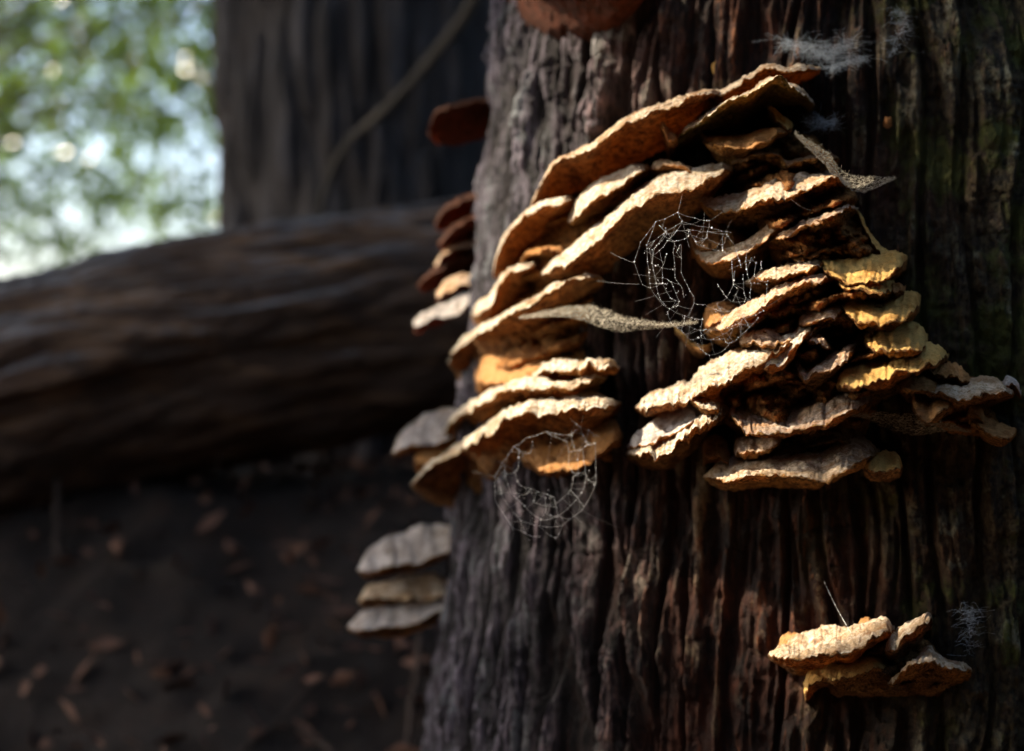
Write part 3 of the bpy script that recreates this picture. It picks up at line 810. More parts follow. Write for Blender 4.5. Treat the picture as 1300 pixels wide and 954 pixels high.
def flesh(label, outline, out, mat, seed, n=150):
    """Lumpy fused growth clinging to the bark from which the shelves spring; outline = (py, left px, right px) rows."""
    o = np.array(outline, float)
    py = np.linspace(o[0, 0], o[-1, 0], n)
    l = np.interp(py, o[:, 0], o[:, 1]) + 7 * vnoise(py / 14, seed, 0.3, 4); r_ = np.interp(py, o[:, 0], o[:, 2]) + 7 * vnoise(py / 14, seed, 5.3, 4)
    w = np.linspace(0, 1, n)
    PX = l[:, None] * (1 - w) + r_[:, None] * w
    PY = np.repeat(py[:, None], n, 1)
    v = np.linspace(0, 1, n)[:, None]
    e = (np.clip(1 - np.abs(2 * w - 1) ** 4, 0, 1) * np.clip(1 - np.abs(2 * v - 1) ** 4, 0, 1)) ** 0.5
    # horizontal folds, as of shelves that never opened, with knobs between
    fold = np.abs(vnoise(PX / 90 + 0.6 * vnoise(PX / 30, PY / 30, seed, 8), (PY + 0.35 * PX) / 15, seed, 6))
    k = fbm(PX / 26, PY / 15, seed, 4, 9)
    H = -0.012 + e * (0.022 + out * (0.35 + 0.75 * fold + 0.28 * k))
    Y = trunk_Y(PX, PY) - H
    G = np.stack([(PX - 650) / FPX * Y, Y, CAMZ - (PY - 477) / FPX * Y], -1)
    G += 0.0012 * np.stack([fbm(G[..., 0] * 300, G[..., 1] * 300, G[..., 2] * 300 + q, 2, 3) for q in range(3)], -1)
    c = G.reshape(-1, 3).mean(0)
    ob = add_mesh("fungus_flesh", G.reshape(-1, 3), grid_faces(n, n), M[mat], None, c, attrs={'reach': np.clip(fold * 0.9, 0, 0.8)})
    return tag(ob, label, "fungus growth", "fused fungus flesh between the shelves")
flesh("lumpy orange brown flesh joining the shelves of the right half of the cluster",
      [(170, 930, 1030), (230, 925, 1075), (280, 960, 1095), (340, 985, 1130), (400, 960, 1150), (450, 930, 1160), (500, 905, 1120), (560, 925, 1100), (592, 950, 1080)], 0.11, 'pore_orange', 3)
flesh("folded brown flesh low on the right joining the far right shelves to the yellow lobes",
      [(440, 1120, 1170), (480, 1125, 1235), (520, 1160, 1262), (556, 1210, 1275)], 0.06, 'pore_orange', 5, 80)
flesh("smooth brown flesh joining the stacked shelves of the left half of the cluster",
      [(215, 760, 880), (260, 690, 850), (320, 650, 745), (380, 635, 750), (450, 612, 745), (520, 610, 765), (590, 650, 780)], 0.055, 'pore_orange', 7)

flesh("knobbly brown flesh joining the shelves of the lowest right group",
      [(800, 1030, 1150), (820, 1020, 1190), (850, 1030, 1215), (885, 1060, 1200)], 0.06, 'pore_ochre', 9, 80)

# ------------------------------------------------------------------ webs
def strand_mesh(lines, ox, oy, sc, Yf, r=0.00013, seg=5, jit=0.5, seed=1):
    rn = np.random.RandomState(seed)
    parts, nodes = [], []
    for ln in lines:
        P = np.array(ln, float)
        px, py = ox + P[:, 0] / sc, oy + P[:, 1] / sc
        pts = []
        for i in range(len(px) - 1):
            m = 5
            t = np.linspace(0, 1, m, endpoint=False)
            sag = np.sin(t * np.pi) * 0.9 + rn.normal(0, 0.35, m) * (t > 0)
            pts.append(np.stack([px[i] + (px[i + 1] - px[i]) * t, py[i] + (py[i + 1] - py[i]) * t + sag], 1))
        pts.append(np.array([[px[-1], py[-1]]]))
        pts = np.vstack(pts)
        Y = Yf(pts[:, 0], pts[:, 1])
        W = np.stack([(pts[:, 0] - 650) / FPX * Y, Y, CAMZ - (pts[:, 1] - 477) / FPX * Y], -1)
        rr = r * (0.8 + 0.5 * rn.rand(len(W)))
        parts.append(tube(W, rr, seg))
        nodes.append(W)
    return join(parts), nodes

ICO_V = None
def blob(c, r):
    v = np.array([[1, 0, 0], [-1, 0, 0], [0, 1, 0], [0, -1, 0], [0, 0, 1], [0, 0, -1]], float) * r
    ring = [(0, 2, 4), (2, 1, 4), (1, 3, 4), (3, 0, 4), (2, 0, 5), (1, 2, 5), (3, 1, 5), (0, 3, 5)]
    return v + np.asarray(c), np.array(ring)

def orb_web(label, lines, ox, oy, sc, Yf, seed, r=0.00005, hub=(420, 520, 350, 380), guys=()):
    (V, F), nodes = strand_mesh(lines, ox, oy, sc, Yf, r, seed=seed)
    base = V.mean(0)
    root = empty("spider_web", base, label, "spider web")
    half = len(lines) // 2
    (V1, F1), n1 = strand_mesh(lines[:half], ox, oy, sc, Yf, r * 1.05, seed=seed)
    (V2, F2), n2 = strand_mesh(lines[half:], ox, oy, sc, Yf, r, seed=seed + 1)
    add_mesh("spiral_thread", V1, F1, M['silk'], root, base)
    add_mesh("cross_thread", V2, F2, M['silk'], root, base)
    rn = np.random.RandomState(seed)
    # straight spokes, broken off where the middle is torn out
    sp = []
    cx_, cy_, rx_, ry_ = hub
    for i in range(17):
        a = i / 17 * 2 * math.pi + rn.uniform(-0.08, 0.08)
        k0 = rn.uniform(0.42, 0.68)
        t = np.linspace(k0, rn.uniform(0.95, 1.06), 8)
        qx = ox + (cx_ + rx_ * t * math.cos(a)) / sc + rn.normal(0, 0.15, 8); qy = oy + (cy_ + ry_ * t * math.sin(a)) / sc + rn.normal(0, 0.15, 8)
        yy = Yf(qx, qy) + 0.0004
        sp.append(tube(np.stack([(qx - 650) / FPX * yy, yy, CAMZ - (qy - 477) / FPX * yy], -1), 0.000035, 4))
    for p0, p1 in guys:
        t = np.linspace(0, 1, 12)
        qx = p0[0] + (p1[0] - p0[0]) * t; qy = p0[1] + (p1[1] - p0[1]) * t + 1.2 * np.sin(t * math.pi)
        yy = Yf(qx, qy) * (1 - t) + (trunk_Y(p1[0], p1[1]) - p1[2]) * t
        sp.append(tube(np.stack([(qx - 650) / FPX * yy, yy, CAMZ - (qy - 477) / FPX * yy], -1), 0.00004, 4))
    for v_, f_ in sp:
        add_mesh("spoke_thread", v_, f_, M['silk'], root, base)
    # fine stray threads bridging neighbouring strands
    allp = np.vstack([W[::2] for W in nodes]); own = np.concatenate([np.full(len(W[::2]), i) for i, W in enumerate(nodes)])
    fine = []
    for _ in range(900):
        i = rn.randint(len(allp)); dd = np.linalg.norm(allp - allp[i], axis=1)
        near = np.where((dd > 0.004) & (dd < 0.011) & (own != own[i]))[0]
        if len(near) and len(fine) < 85:
            k = near[rn.randint(len(near))]
            fine.append(tube(np.array([allp[i], (allp[i] + allp[k]) / 2 - np.array([0, 0, 0.0004]), allp[k]]), 0.00005, 4))
    Vf, Ff = join(fine)
    tag(add_mesh("fine_thread", Vf, Ff, M['silk'], root, base), kind='stuff')
    bl = []
    for W in nodes:
        for i, p in enumerate(W):
            if rn.rand() < (0.85 if i % 5 == 0 else 0.38):
                q = p + rn.normal(0, 0.0002, 3)
                bl.append(blob(q, rn.uniform(0.0002, 0.00045) * (1.9 if rn.rand() < 0.07 else 1)))
    for _ in range(26):
        W = nodes[rn.randint(len(nodes))]
        bl.append(blob(W[rn.randint(len(W))] + rn.normal(0, 0.0022, 3), rn.uniform(0.00025, 0.0005)))
    Vd, Fd = join(bl)
    tag(add_mesh("dew", Vd, Fd, M['dew'], root, base), kind='stuff')
    return root

W1 = [[(65, 400), (110, 525), (155, 545), (220, 635), (260, 660), (345, 700), (440, 720)],
      [(65, 400), (100, 295), (185, 180), (305, 130), (400, 160), (480, 175), (478, 210)],
      [(135, 310), (240, 235), (330, 180), (470, 212), (600, 240)],
      [(175, 330), (245, 250), (300, 230), (370, 225), (470, 235), (575, 250)],
      [(205, 340), (250, 285), (310, 285), (365, 262), (365, 225), (405, 290), (410, 310)],
      [(185, 180), (135, 310), (140, 400), (155, 545)],
      [(290, 290), (280, 350), (290, 410), (290, 490), (330, 545), (340, 595)],
      [(325, 310), (325, 460), (355, 525), (375, 565)],
      [(245, 360), (220, 435), (220, 520), (265, 600), (315, 620), (290, 660)],
      [(345, 700), (340, 740), (400, 770), (460, 775), (560, 770), (640, 740), (665, 715), (780, 670)],
      [(250, 690), (270, 740), (325, 780), (375, 830), (420, 820), (435, 810), (430, 780)],
      [(415, 850), (440, 890), (480, 915), (550, 895), (590, 850), (640, 820), (700, 760), (665, 700)],
      [(435, 820), (500, 830), (560, 825), (580, 850)],
      [(395, 630), (455, 635), (520, 665), (540, 670), (620, 670), (665, 640), (680, 600), (670, 570), (665, 475)],
      [(575, 250), (620, 310), (640, 380), (655, 430)],
      [(150, 330), (185, 520), (205, 600), (240, 640)],
      [(165, 335), (165, 410), (190, 520)], [(205, 200), (240, 235), (175, 330)],
      [(305, 130), (330, 180), (300, 230), (250, 285)], [(250, 500), (270, 510), (295, 575), (310, 565)],
      [(185, 520), (220, 520), (250, 520)], [(165, 410), (220, 435), (290, 440)],
      [(375, 565), (395, 590), (395, 630), (360, 700)], [(520, 630), (540, 660), (545, 710)],
      [(525, 525), (555, 570), (580, 600), (605, 625), (640, 550), (610, 530), (605, 440), (600, 380)],
      [(580, 590), (610, 530), (620, 450)], [(685, 335), (680, 400), (690, 470), (710, 525), (700, 595), (740, 630), (780, 670)],
      [(710, 380), (735, 410), (725, 480)], [(765, 400), (765, 450)], [(740, 500), (800, 510), (790, 600)],
      [(470, 235), (465, 270), (550, 310), (555, 340), (570, 355)], [(410, 290), (465, 270)], [(430, 310), (530, 340)],
      [(700, 760), (750, 710)], [(245, 690), (260, 660), (315, 620)], [(315, 310), (300, 350), (325, 380)],
      [(440, 720), (430, 780), (460, 775)], [(545, 710), (600, 700), (665, 690)], [(555, 800), (600, 770), (650, 745)]]
yf1 = lambda x, y: 0.995 - (x - 850) * 0.00020 - (y - 350) * 0.00006
orb_web("large torn orb web with dew hung in the gap in the middle of the cluster", W1, 790, 240, 4.336, yf1, 3,
        guys=[((861, 270), (868, 236, 0.11)), ((805, 334), (770, 318, 0.12)), ((900, 281), (925, 262, 0.10)), ((812, 361), (752, 356, 0.10)), ((972, 390), (1000, 372, 0.11)), ((900, 450), (905, 468, 0.13))])
W2 = [[(180, 500), (185, 650), (270, 780), (290, 810)],
      [(180, 500), (240, 400), (300, 320), (370, 270), (490, 230), (620, 290)],
      [(240, 430), (245, 500), (280, 600), (335, 650), (400, 720), (480, 765), (560, 740)],
      [(200, 500), (230, 630), (340, 770), (480, 805), (580, 800), (710, 705), (770, 600), (795, 540), (790, 300)],
      [(340, 830), (400, 860), (455, 865)], [(510, 855), (560, 870), (590, 800)],
      [(330, 340), (325, 440), (305, 480), (330, 550), (400, 575), (500, 610), (540, 620), (555, 690), (565, 735)],
      [(490, 630), (490, 725), (560, 745), (660, 660), (720, 580), (735, 500), (715, 350)],
      [(560, 660), (640, 585), (660, 500), (690, 480), (680, 340)],
      [(640, 585), (680, 625), (720, 680)], [(300, 320), (350, 355), (400, 360), (410, 290)],
      [(300, 600), (370, 610), (400, 575)], [(430, 600), (418, 655), (490, 680), (550, 680)],
      [(630, 350), (630, 430), (655, 480)], [(620, 290), (630, 350), (700, 340), (740, 310), (790, 300)],
      [(640, 150), (700, 200), (630, 250), (500, 235)], [(700, 200), (740, 310)], [(750, 220), (810, 260)],
      [(640, 250), (670, 340)], [(730, 510), (790, 540)]]
yf2 = lambda x, y: 1.13 - (x - 700) * 0.0003
orb_web("smaller round orb web hanging below the left stack in front of the rounded orange shelf", W2, 590, 500, 4.768, yf2, 9, r=0.00008, hub=(480, 560, 300, 300),
        guys=[((737, 542), (742, 520, 0.14)), ((756, 563), (785, 540, 0.08)), ((628, 605), (600, 598, 0.12)), ((653, 672), (640, 720, 0.0)), ((738, 648), (790, 672, 0.0))])

def sheet_web(label, edge_a, edge_b, Ya, Yb, mat, seed, n=60, hair=260, hl=0.003):
    """A dusty silk sheet slung between two edge lines."""
    A = catmull(edge_a, n); Bq = catmull(edge_b, n)
    rn = np.random.RandomState(seed)
    ya = np.linspace(*Ya, n); yb = np.linspace(*Yb, n)
    m = 9
    G = []
    for k in range(m):
        w = k / (m - 1)
        px = A[:, 0] * (1 - w) + Bq[:, 0] * w
        py = A[:, 1] * (1 - w) + Bq[:, 1] * w + vnoise(px / 6, w * 4, seed, 3) * 0.9
        y = ya * (1 - w) + yb * w - 0.006 * math.sin(w * math.pi)
        G.append(np.stack([(px - 650) / FPX * y, y, CAMZ - (py - 477) / FPX * y], -1))
    G = np.array(G)
    G += 0.0006 * vnoise(G[..., 0:1] * 300, G[..., 1:2] * 300, G[..., 2:3] * 300, 7)
    base = G.reshape(-1, 3).mean(0)
    root = empty("cobweb", base, label, "cobweb")
    add_mesh("silk_sheet", G.reshape(-1, 3), grid_faces(m, n), M[mat], root, base)
    hs = []
    for _ in range(hair):
        i, k = rn.randint(n), rn.randint(m)
        p = G[k, i]
        d = rn.normal(0, 1, 3); d[2] = abs(d[2]) + 0.3; d /= np.linalg.norm(d)
        q = p + d * hl * rn.uniform(0.3, 1)
        hs.append(tube(np.array([p, (p + q) / 2 + rn.normal(0, 0.0003, 3), q]), 0.00012, 3))
    # a few long strands along the sheet and off both ends
    for _ in range(10):
        k = rn.randint(m)
        hs.append(tube(G[k, ::4] + rn.normal(0, 0.0005, 3), 0.00018, 4))
    V, F = join(hs)
    tag(add_mesh("loose_silk", V, F, M[mat], root, base), kind='stuff')
    return root
sheet_web("long dusty cobweb stretched level between left shelves and the orb web",
          [(660, 402), (700, 394), (725, 389), (748, 388), (768, 394), (790, 402), (820, 408), (850, 411), (885, 408)],
          [(660, 405), (700, 402), (730, 404), (748, 409), (768, 417), (790, 421), (815, 418), (850, 415), (887, 411)],
          (1.20, 1.04), (1.17, 1.05), 'sheet_silk', 4, 90, 900, 0.0034)
sheet_web("shadowed cobweb sheet slung under the far right shelves",
          [(1082, 527), (1110, 525), (1140, 527), (1168, 528), (1200, 536), (1232, 548)],
          [(1082, 528), (1105, 536), (1135, 547), (1165, 553), (1200, 548), (1234, 549)],
          (1.02, 1.06), (1.05, 1.08), 'sheet_silk', 5, 70, 200)
sheet_web("tattered cobweb draped down right from the pale tan shelf to a dusty point",
          [(1008, 168), (1030, 180), (1052, 194), (1062, 210), (1078, 220), (1105, 224), (1136, 225)],
          [(1010, 172), (1030, 192), (1048, 212), (1068, 232), (1085, 244), (1102, 243), (1136, 228)],
          (1.01, 1.05), (1.03, 1.07), 'sheet_silk', 6, 80, 320)

def tangle(label, spots, Yoff, seed, count=150, spread=14):
    rn = np.random.RandomState(seed)
    parts = []
    S_ = np.array(spots, float)
    for _ in range(count * 2):
        i = rn.randint(len(S_) - 1)
        w = rn.rand()
        p = S_[i] * (1 - w) + S_[i + 1] * w
        q = p + rn.normal(0, 1, 2) * spread * np.array([1.5, 0.8])
        a = p + rn.normal(0, 1, 2) * 3
        P = np.stack([a, a * 0.67 + q * 0.33 + rn.normal(0, 1.8, 2), a * 0.33 + q * 0.67 + rn.normal(0, 1.8, 2), q])
        Pc = catmull(P, 9)
        Y = trunk_Y(Pc[:, 0], Pc[:, 1]) - Yoff - rn.uniform(0, 0.012)
        W = np.stack([(Pc[:, 0] - 650) / FPX * Y, Y, CAMZ - (Pc[:, 1] - 477) / FPX * Y], -1)
        parts.append(tube(W, rn.uniform(0.00003, 0.00009), 3))
    V, F = join(parts)
    o = add_mesh("cobweb", V, F, M['grey_silk'], None, V.mean(0))
    return tag(o, label, "cobweb")
tangle("wispy pale blue cobweb spread over the bark above the cluster's tip", [(1000, 55), (1030, 60), (1055, 75), (1080, 50)], 0.02, 1, 220, 11)
tangle("small bluish cobweb streak on the bark right of the cluster's tip", [(1052, 90), (1075, 80), (1098, 74)], 0.02, 2, 110, 6)
tangle("faint cobweb loop high on the dark bark", [(1138, 12), (1146, 30), (1142, 48), (1132, 68)], 0.015, 5, 60, 8)
tangle("faint cobweb strands on the bark right of the mossy shelf", [(1025, 150), (1045, 160), (1062, 155)], 0.03, 3, 60, 9)
tangle("fine cobweb on the shaded bark at the lower right", [(1228, 770), (1235, 790), (1228, 830)], 0.015, 7, 60, 9)

def dew_thread(label, a, c, Ya, Yc, seed):
    rn = np.random.RandomState(seed)
    t = np.linspace(0, 1, 30)
    px = a[0] + (c[0] - a[0]) * t; py = a[1] + (c[1] - a[1]) * t + 3 * np.sin(t * np.pi)
    Y = Ya + (Yc - Ya) * t
    W = np.stack([(px - 650) / FPX * Y, Y, CAMZ - (py - 477) / FPX * Y], -1)
    base = W[0]
    root = empty("silk_thread", base, label, "silk thread")
    V, F = tube(W, 0.00007, 5)
    add_mesh("thread", V, F, M['silk'], root, base)
    Vd, Fd = join([blob(p, rn.uniform(0.0003, 0.0006)) for p in W if rn.rand() < 0.7])
    tag(add_mesh("dew", Vd, Fd, M['dew'], root, base), kind='stuff')
dew_thread("single beaded silk thread falling to the frilled pale shelf", (1046, 738), (1080, 803), 1.08, 1.02, 4)
dew_thread("short beaded silk thread under the broad pale pink shelf", (1003, 252), (1033, 268), 1.03, 1.05, 6)

# bits of bark and lichen lumps stuck on the trunk
def chip(px, py, size, mat, seed, label, cat):
    rn = np.random.RandomState(seed)
    Y = float(trunk_Y(px, py)) - 0.004
    c = np.array([(px - 650) / FPX * Y, Y, CAMZ - (py - 477) / FPX * Y])
    nu, nv = 7, 12
    th = np.linspace(0.02, math.pi - 0.02, nu)[:, None]; ph = np.linspace(0, 2 * math.pi, nv, endpoint=False)[None, :]
    r = size * (1 + 0.35 * vnoise(np.sin(th) * np.cos(ph) * 2 + seed, np.sin(th) * np.sin(ph) * 2, np.cos(th) * 2 + 0 * ph, 5))
    V = np.stack([r * np.sin(th) * np.cos(ph), r * 0.5 * np.sin(th) * np.sin(ph), r * 1.3 * np.cos(th) + 0 * ph], -1).reshape(-1, 3) + c
    return tag(add_mesh(cat.replace(' ', '_'), V, grid_faces(nu, nv, wrap=True), M[mat], None, c), label, cat)
chip(1127, 156, 0.0035, 'cap_orange', 3, "tiny pinkish bud of fungus on the bark right of the mossy shelf", "fungus bud")
chip(910, 86, 0.0045, 'cap_yellow', 4, "small yellow lichen spot on the grey ridge above the arch", "lichen spot")

# ------------------------------------------------------------------ background tree
def far_tree(name, label, cx, cy, r0, r1, z0, z1, mat, seed, nth=260, nz=300, depth=0.03, cell=(0.045, 0.5)):
    th = np.linspace(0, 2 * math.pi, nth, endpoint=False)
    z = np.linspace(z0, z1, nz)
    T, Z = np.meshgrid(th, z)
    w = (Z - z0) / (z1 - z0)
    R = r0 * (1 - w) + r1 * w
    U = T * r0
    f1, f2, cid = worley((U + 0.05 * vnoise(U * 4, Z * 1.5, seed, 3)) / cell[0], Z / cell[1], seed)
    H = depth * sstep(0.02, 0.4, f2 - f1) * (0.5 + 0.5 * cid) + depth * 0.3 * fbm(U * 25, Z * 8, seed, 4, 5)
    H *= 1.0
    V = np.stack([cx + (R + H) * np.cos(T), cy + (R + H) * np.sin(T), Z], -1).reshape(-1, 3)
    root = empty(name, (cx, cy, z0), label, "tree")
    add_mesh("trunk", V, grid_faces(nz, nth, wrap=True), M[mat], root, (cx, cy, z0))
    return root
xc = (468 - 650) / FPX * 3.3
far_tree("background_tree", "thick straight dark trunk out of focus behind the fallen log", xc, 3.3 + 0.05, 0.335, 0.33, -0.1, 4.5, 'far_bark', 4)

# ------------------------------------------------------------------ fallen log and the lower log
def log_mesh(name, label, pa, pb, ra, rb, mat, seed, nl=420, nth=220, depth=0.009, cell=(0.5, 0.05)):
    pa = np.array(pa, float); pb = np.array(pb, float)
    ax = pb - pa; L = np.linalg.norm(ax); ax /= L
    side = np.cross(ax, [0, 0, 1]); side /= np.linalg.norm(side)
    up = np.cross(side, ax)
    s = np.linspace(0, L, nl); th = np.linspace(0, 2 * math.pi, nth, endpoint=False)
    T, S_ = np.meshgrid(th, s)
    R = ra + (rb - ra) * S_ / L
    U = T * ra
    f1, f2, cid = worley((S_ + 0.1 * vnoise(U * 4, S_ * 2, seed, 2)) / cell[0], (U + 0.03 * vnoise(U * 3, S_ * 2.5, seed, 4)) / cell[1], seed)
    H = depth * sstep(0.02, 0.45, f2 - f1) * (0.4 + 0.6 * cid) + 0.010 * fbm(S_ * 7, U * 26, seed, 5, 8) + 0.012 * vnoise(S_ * 2.6, U * 4, seed, 9)
    H -= depth * 0.6
    P = pa + S_[..., None] * ax + (R + H)[..., None] * (np.cos(T)[..., None] * side + np.sin(T)[..., None] * up)
    bend = 0.035 * np.sin(S_ / L * math.pi * 1.2)
    P[..., 2] += bend
    V = P.reshape(-1, 3)
    root = empty(name, pa * 0.5 + pb * 0.5 - np.array([0, 0, ra]), label, "log")
    base = np.array(root.location)
    add_mesh("trunk", V, grid_faces(nl, nth, wrap=True), M[mat], root, base)
    for nm, row, c in (("cut_end", 0, pa), ("cut_end", nl - 1, pb)):
        ringv = P[row]
        rings = [ringv.mean(0) + (ringv - ringv.mean(0)) * k for k in (1.0, 0.7, 0.35, 0.02)]
        add_mesh(nm, np.vstack(rings), grid_faces(4, nth, wrap=True), M[mat], root, base)
    return root, (pa, ax, side, up, L)
pa = at(-260, 590, 2.35); pb = at(720, 368, 2.65)
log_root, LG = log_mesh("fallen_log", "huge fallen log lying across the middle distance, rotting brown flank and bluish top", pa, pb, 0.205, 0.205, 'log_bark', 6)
# vine in front of the background tree
vp = catmull([(610, -20), (590, 20), (560, 60), (520, 108), (478, 150), (440, 185), (415, 235), (405, 290)], 60)
Yv = np.linspace(2.7, 2.95, 60)
VW = np.stack([(vp[:, 0] - 650) / FPX * Yv, Yv, CAMZ - (vp[:, 1] - 477) / FPX * Yv], -1)
V, F = tube(VW, np.linspace(0.013, 0.007, 60), 8)
tag(add_mesh("vine", V, F, M['vine'], None, VW[0]), "thin blurred vine slanting across the dark background trunk", "vine")

# ------------------------------------------------------------------ ground
def ground_z(x, y):
    bank = 0.33 * sstep(1.75, 2.45, y + 0.05 * x)
    far = -0.30 * sstep(3.0, 6.0, y)
    n = 0.035 * fbm(x * 3, y * 3, 0.3, 4, 71) + 0.012 * fbm(x * 14, y * 14, 0.3, 3, 72)
    dip = -0.0
    return 0.02 + bank + far + n * sstep(40, 4, np.hypot(x, y)) + dip
gx = np.concatenate([-np.geomspace(150, 2.6, 40), np.linspace(-2.5, 2.5, 260), np.geomspace(2.6, 150, 40)])
gy = np.concatenate([-np.geomspace(150, 0.6, 30), np.linspace(-0.5, 4.0, 240), np.geomspace(4.1, 150, 50)])
GX, GY = np.meshgrid(gx, gy)
GZ = ground_z(GX, GY)
tag(add_mesh("forest_floor", np.stack([GX, GY, GZ], -1).reshape(-1, 3), grid_faces(len(gy), len(gx)), M['soil']), kind='structure')

rn = np.random.RandomState(5)
def leaf_geo(cent, size, rnd, tilt=1.0, asp=0.42):
    """n folded pointed leaves: 6 verts, 4 triangles each."""
    n = len(cent)
    d = rnd.normal(0, 1, (n, 3)); d[:, 2] *= tilt; d /= np.linalg.norm(d, axis=1)[:, None]
    q = rnd.normal(0, 1, (n, 3)); q[:, :2] *= tilt
    s = np.cross(d, q); s /= np.linalg.norm(s, axis=1)[:, None]
    nn = np.cross(d, s)
    L = size[:, None]
    v = np.stack([cent, cent + d * L * 0.45 + s * L * asp * 0.5 + nn * L * 0.05, cent + d * L, cent + d * L * 0.45 - s * L * asp * 0.5 + nn * L * 0.05,
                  cent + d * L * 0.5 - nn * L * 0.04], 1)
    f = np.array([[0, 1, 4], [1, 2, 4], [2, 3, 4], [3, 0, 4]])
    F = (np.arange(n) * 5)[:, None, None] + f[None]
    return v.reshape(-1, 3), F.reshape(-1, 3)
nl = 5000
lx = rn.uniform(-2.4, 1.2, nl); ly = rn.uniform(1.0, 3.6, nl)
lc = np.stack([lx, ly, ground_z(lx, ly) + rn.uniform(0.0, 0.02, nl)], 1)
n2 = 9000
l2x = rn.uniform(-2.0, 1.6, n2); l2y = rn.uniform(-1.2, 1.1, n2)
V, F = leaf_geo(lc, rn.uniform(0.025, 0.06, len(lc)), rn, 0.5)
tag(add_mesh("leaf_litter", V, F, M['humus']), "dark rotten leaves on the bank under the fallen log", "leaf litter", kind='stuff')
lc = np.vstack([lc[:0], np.stack([l2x, l2y, ground_z(l2x, l2y) + rn.uniform(0.0, 0.02, n2)], 1)]); nl = n2
V, F = leaf_geo(lc, rn.uniform(0.03, 0.07, nl), rn, 0.35, asp=0.55)
tag(add_mesh("leaf_litter", V, F, M['litter']), "unseen dry brown leaves added in front of the tree to bounce warm light", "leaf litter", kind='stuff')
tw = []
for _ in range(25):
    x, y = rn.uniform(-1.6, 0.2), rn.uniform(1.3, 2.7)
    a = rn.uniform(0, math.pi); L = rn.uniform(0.06, 0.18)
    t = np.linspace(-0.5, 0.5, 7)
    X = x + np.cos(a) * t * L + rn.normal(0, 0.004, 7); Yq = y + np.sin(a) * t * L + rn.normal(0, 0.004, 7)
    tw.append(tube(np.stack([X, Yq, ground_z(X, Yq) + 0.012 + rn.uniform(0, 0.02) + t * rn.normal(0, 0.08)], 1), rn.uniform(0.002, 0.006), 5))
V, F = join(tw)
tag(add_mesh("fallen_twigs", V, F, M['twig']), "scattered dark twigs on the bank beneath the log", "twigs", kind='stuff')
# ------------------------------------------------------------------ leafy trees beyond
def leafy_tree(label, x, y, h, cr, clumps, per, seed, mat='leaf', size=(0.05, 0.10), low=0.35, group="leafy trees beyond the log", trunk_r=0.09, csp=0.28):
    rnd = np.random.RandomState(seed)
    root = empty("leafy_tree", (x, y, -0.3), label, "tree", group)
    z = np.linspace(-0.3, h * 0.9, 30)
    W = np.stack([x + 0.12 * np.sin(z * 0.9 + seed), y + 0.1 * np.cos(z * 0.8 + seed), z], 1)
    tr = [tube(W, np.linspace(trunk_r, 0.02, 30), 8)]
    cc = []
    while len(cc) < clumps:
        p = rnd.uniform(-1, 1, 3)
        if np.linalg.norm(p) > 1: continue
        if np.linalg.norm(p) < 0.35 and rnd.rand() < 0.7: continue
        cc.append([x + p[0] * cr, y + p[1] * cr, h * low + (p[2] + 1) * 0.5 * (h * (1 - low) + 0.6)])
    cc = np.array(cc)
    for p in cc[::max(1, clumps // 60)]:
        zt = max(0.3, p[2] - rnd.uniform(0.3, 0.9))
        s = np.array([np.interp(zt, z, W[:, 0]), np.interp(zt, z, W[:, 1]), min(zt, h * 0.9)])
        m = (s + p) / 2 + np.array([0, 0, 0.1])
        tr.append(tube(catmull([s, m, p], 8), np.linspace(0.018, 0.004, 8), 5))
    V, F = join(tr)
    add_mesh("trunk", V, F, M['twig'], root, (x, y, -0.3))
    n = clumps * per
    cen = np.repeat(cc, per, 0) + rnd.normal(0, 1, (n, 3)) * csp * np.array([1, 1, 0.7])
    V, F = leaf_geo(cen, rnd.uniform(*size, n), rnd)
    add_mesh("crown", V, F, M[mat], root, (x, y, -0.3), smooth=False)
    return root
leafy_tree("nearer broadleaf tree whose foliage hangs in the upper left corner", -3.3, 8.0, 4.2, 1.8, 150, 21, 11, low=0.40, size=(0.10, 0.17), csp=0.2)
leafy_tree("broadleaf tree seen in blur left of the dark background trunk", -1.5, 11.0, 5.5, 2.3, 240, 22, 12, low=0.22, size=(0.13, 0.22), csp=0.22)
leafy_tree("distant broadleaf tree at the far left beyond the log", -5.8, 13.5, 6.2, 3.0, 290, 22, 13, low=0.14, size=(0.15, 0.25), csp=0.26)

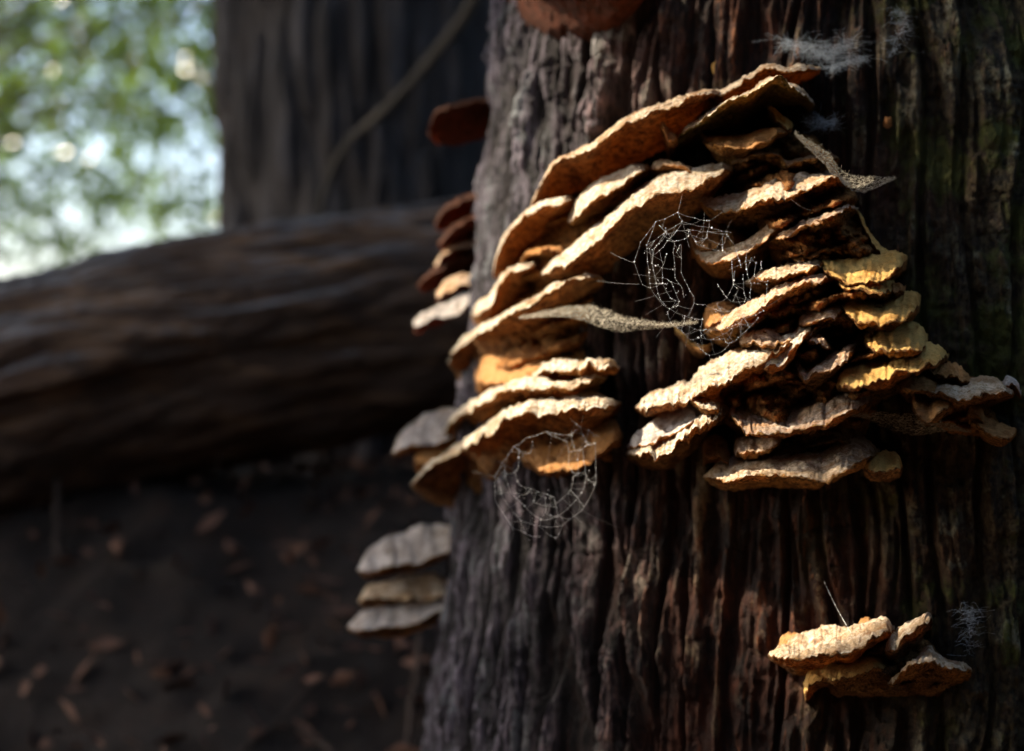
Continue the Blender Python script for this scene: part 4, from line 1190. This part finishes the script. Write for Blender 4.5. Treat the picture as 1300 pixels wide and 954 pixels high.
def canopy():
    """Unseen leaf roof added round the scene to block sky and steer the sun, open to the left where the sky shows."""
    rnd = np.random.RandomState(77)
    n = 60000
    d = rnd.normal(0, 1, (n, 3)); d[:, 2] = np.abs(d[:, 2]) * 0.9
    d /= np.linalg.norm(d, axis=1)[:, None]
    r = rnd.uniform(4.5, 7.5, n)
    P = d * r[:, None] + np.array([0.2, 1.2, 0.3])
    az = np.degrees(np.arctan2(d[:, 0], d[:, 1]))       # from +Y, positive right
    el = np.degrees(np.arcsin(d[:, 2]))
    keep = np.ones(n, bool)
    # open wedge to the left and left-back
    open_ = (az > -125) & (az < -8) & (el < 24)
    keep &= ~open_
    # gap carved to sun the shelves; leaves round it kept dense for shade
    ts = np.array(to_sun)
    vv = np.cross(np.cross(ts, [0, 0, 1.0]), ts); vv /= np.linalg.norm(vv)
    hh = np.cross(ts, vv)
    rel = P - np.array([0.14, 1.15, CAMZ + 0.04])
    a_, b_, s_ = rel @ vv, rel @ hh, rel @ ts
    perp = np.hypot((a_ + 0.02) / 0.31, (b_ - (0.06 if hh[1] > 0 else -0.06)) / 0.50)
    yb = b_ if hh[1] > 0 else -b_
    keep &= (perp > 1) | (s_ < 0) | (a_ < -0.30 - 0.85 * yb)
    # a second gap, carved so the added dead leaves bounce warm light
    g_ = np.array([-0.35, 0.30, 0.0]) - np.array([0.14, 1.15, CAMZ + 0.04])
    keep &= (np.hypot((a_ - g_ @ vv) / 0.75, (b_ - g_ @ hh) / 0.62) > 1) | (s_ < 0)
    keep &= ~((el > 24) & (rnd.rand(n) < 0.78) & ((np.hypot(a_, b_) > 4.2) | (s_ < 0)))
    keep &= ~((rnd.rand(n) < 0.7) & (((az < -95) & (el > 24) & (el < 75)) | (el > 62)) & ((np.hypot(a_, b_) > 1.5) | (s_ < 0)))
    P = P[keep]
    V, F = leaf_geo(P, rnd.uniform(0.2, 0.36, len(P)), rnd, asp=0.7)
    o = add_mesh("shade_canopy", V, F, M['leaf_dark'], smooth=False)
    return tag(o, "unseen leaf canopy added over the tree to block sky and shape the sunlight", "added shade canopy", kind='stuff')
canopy()
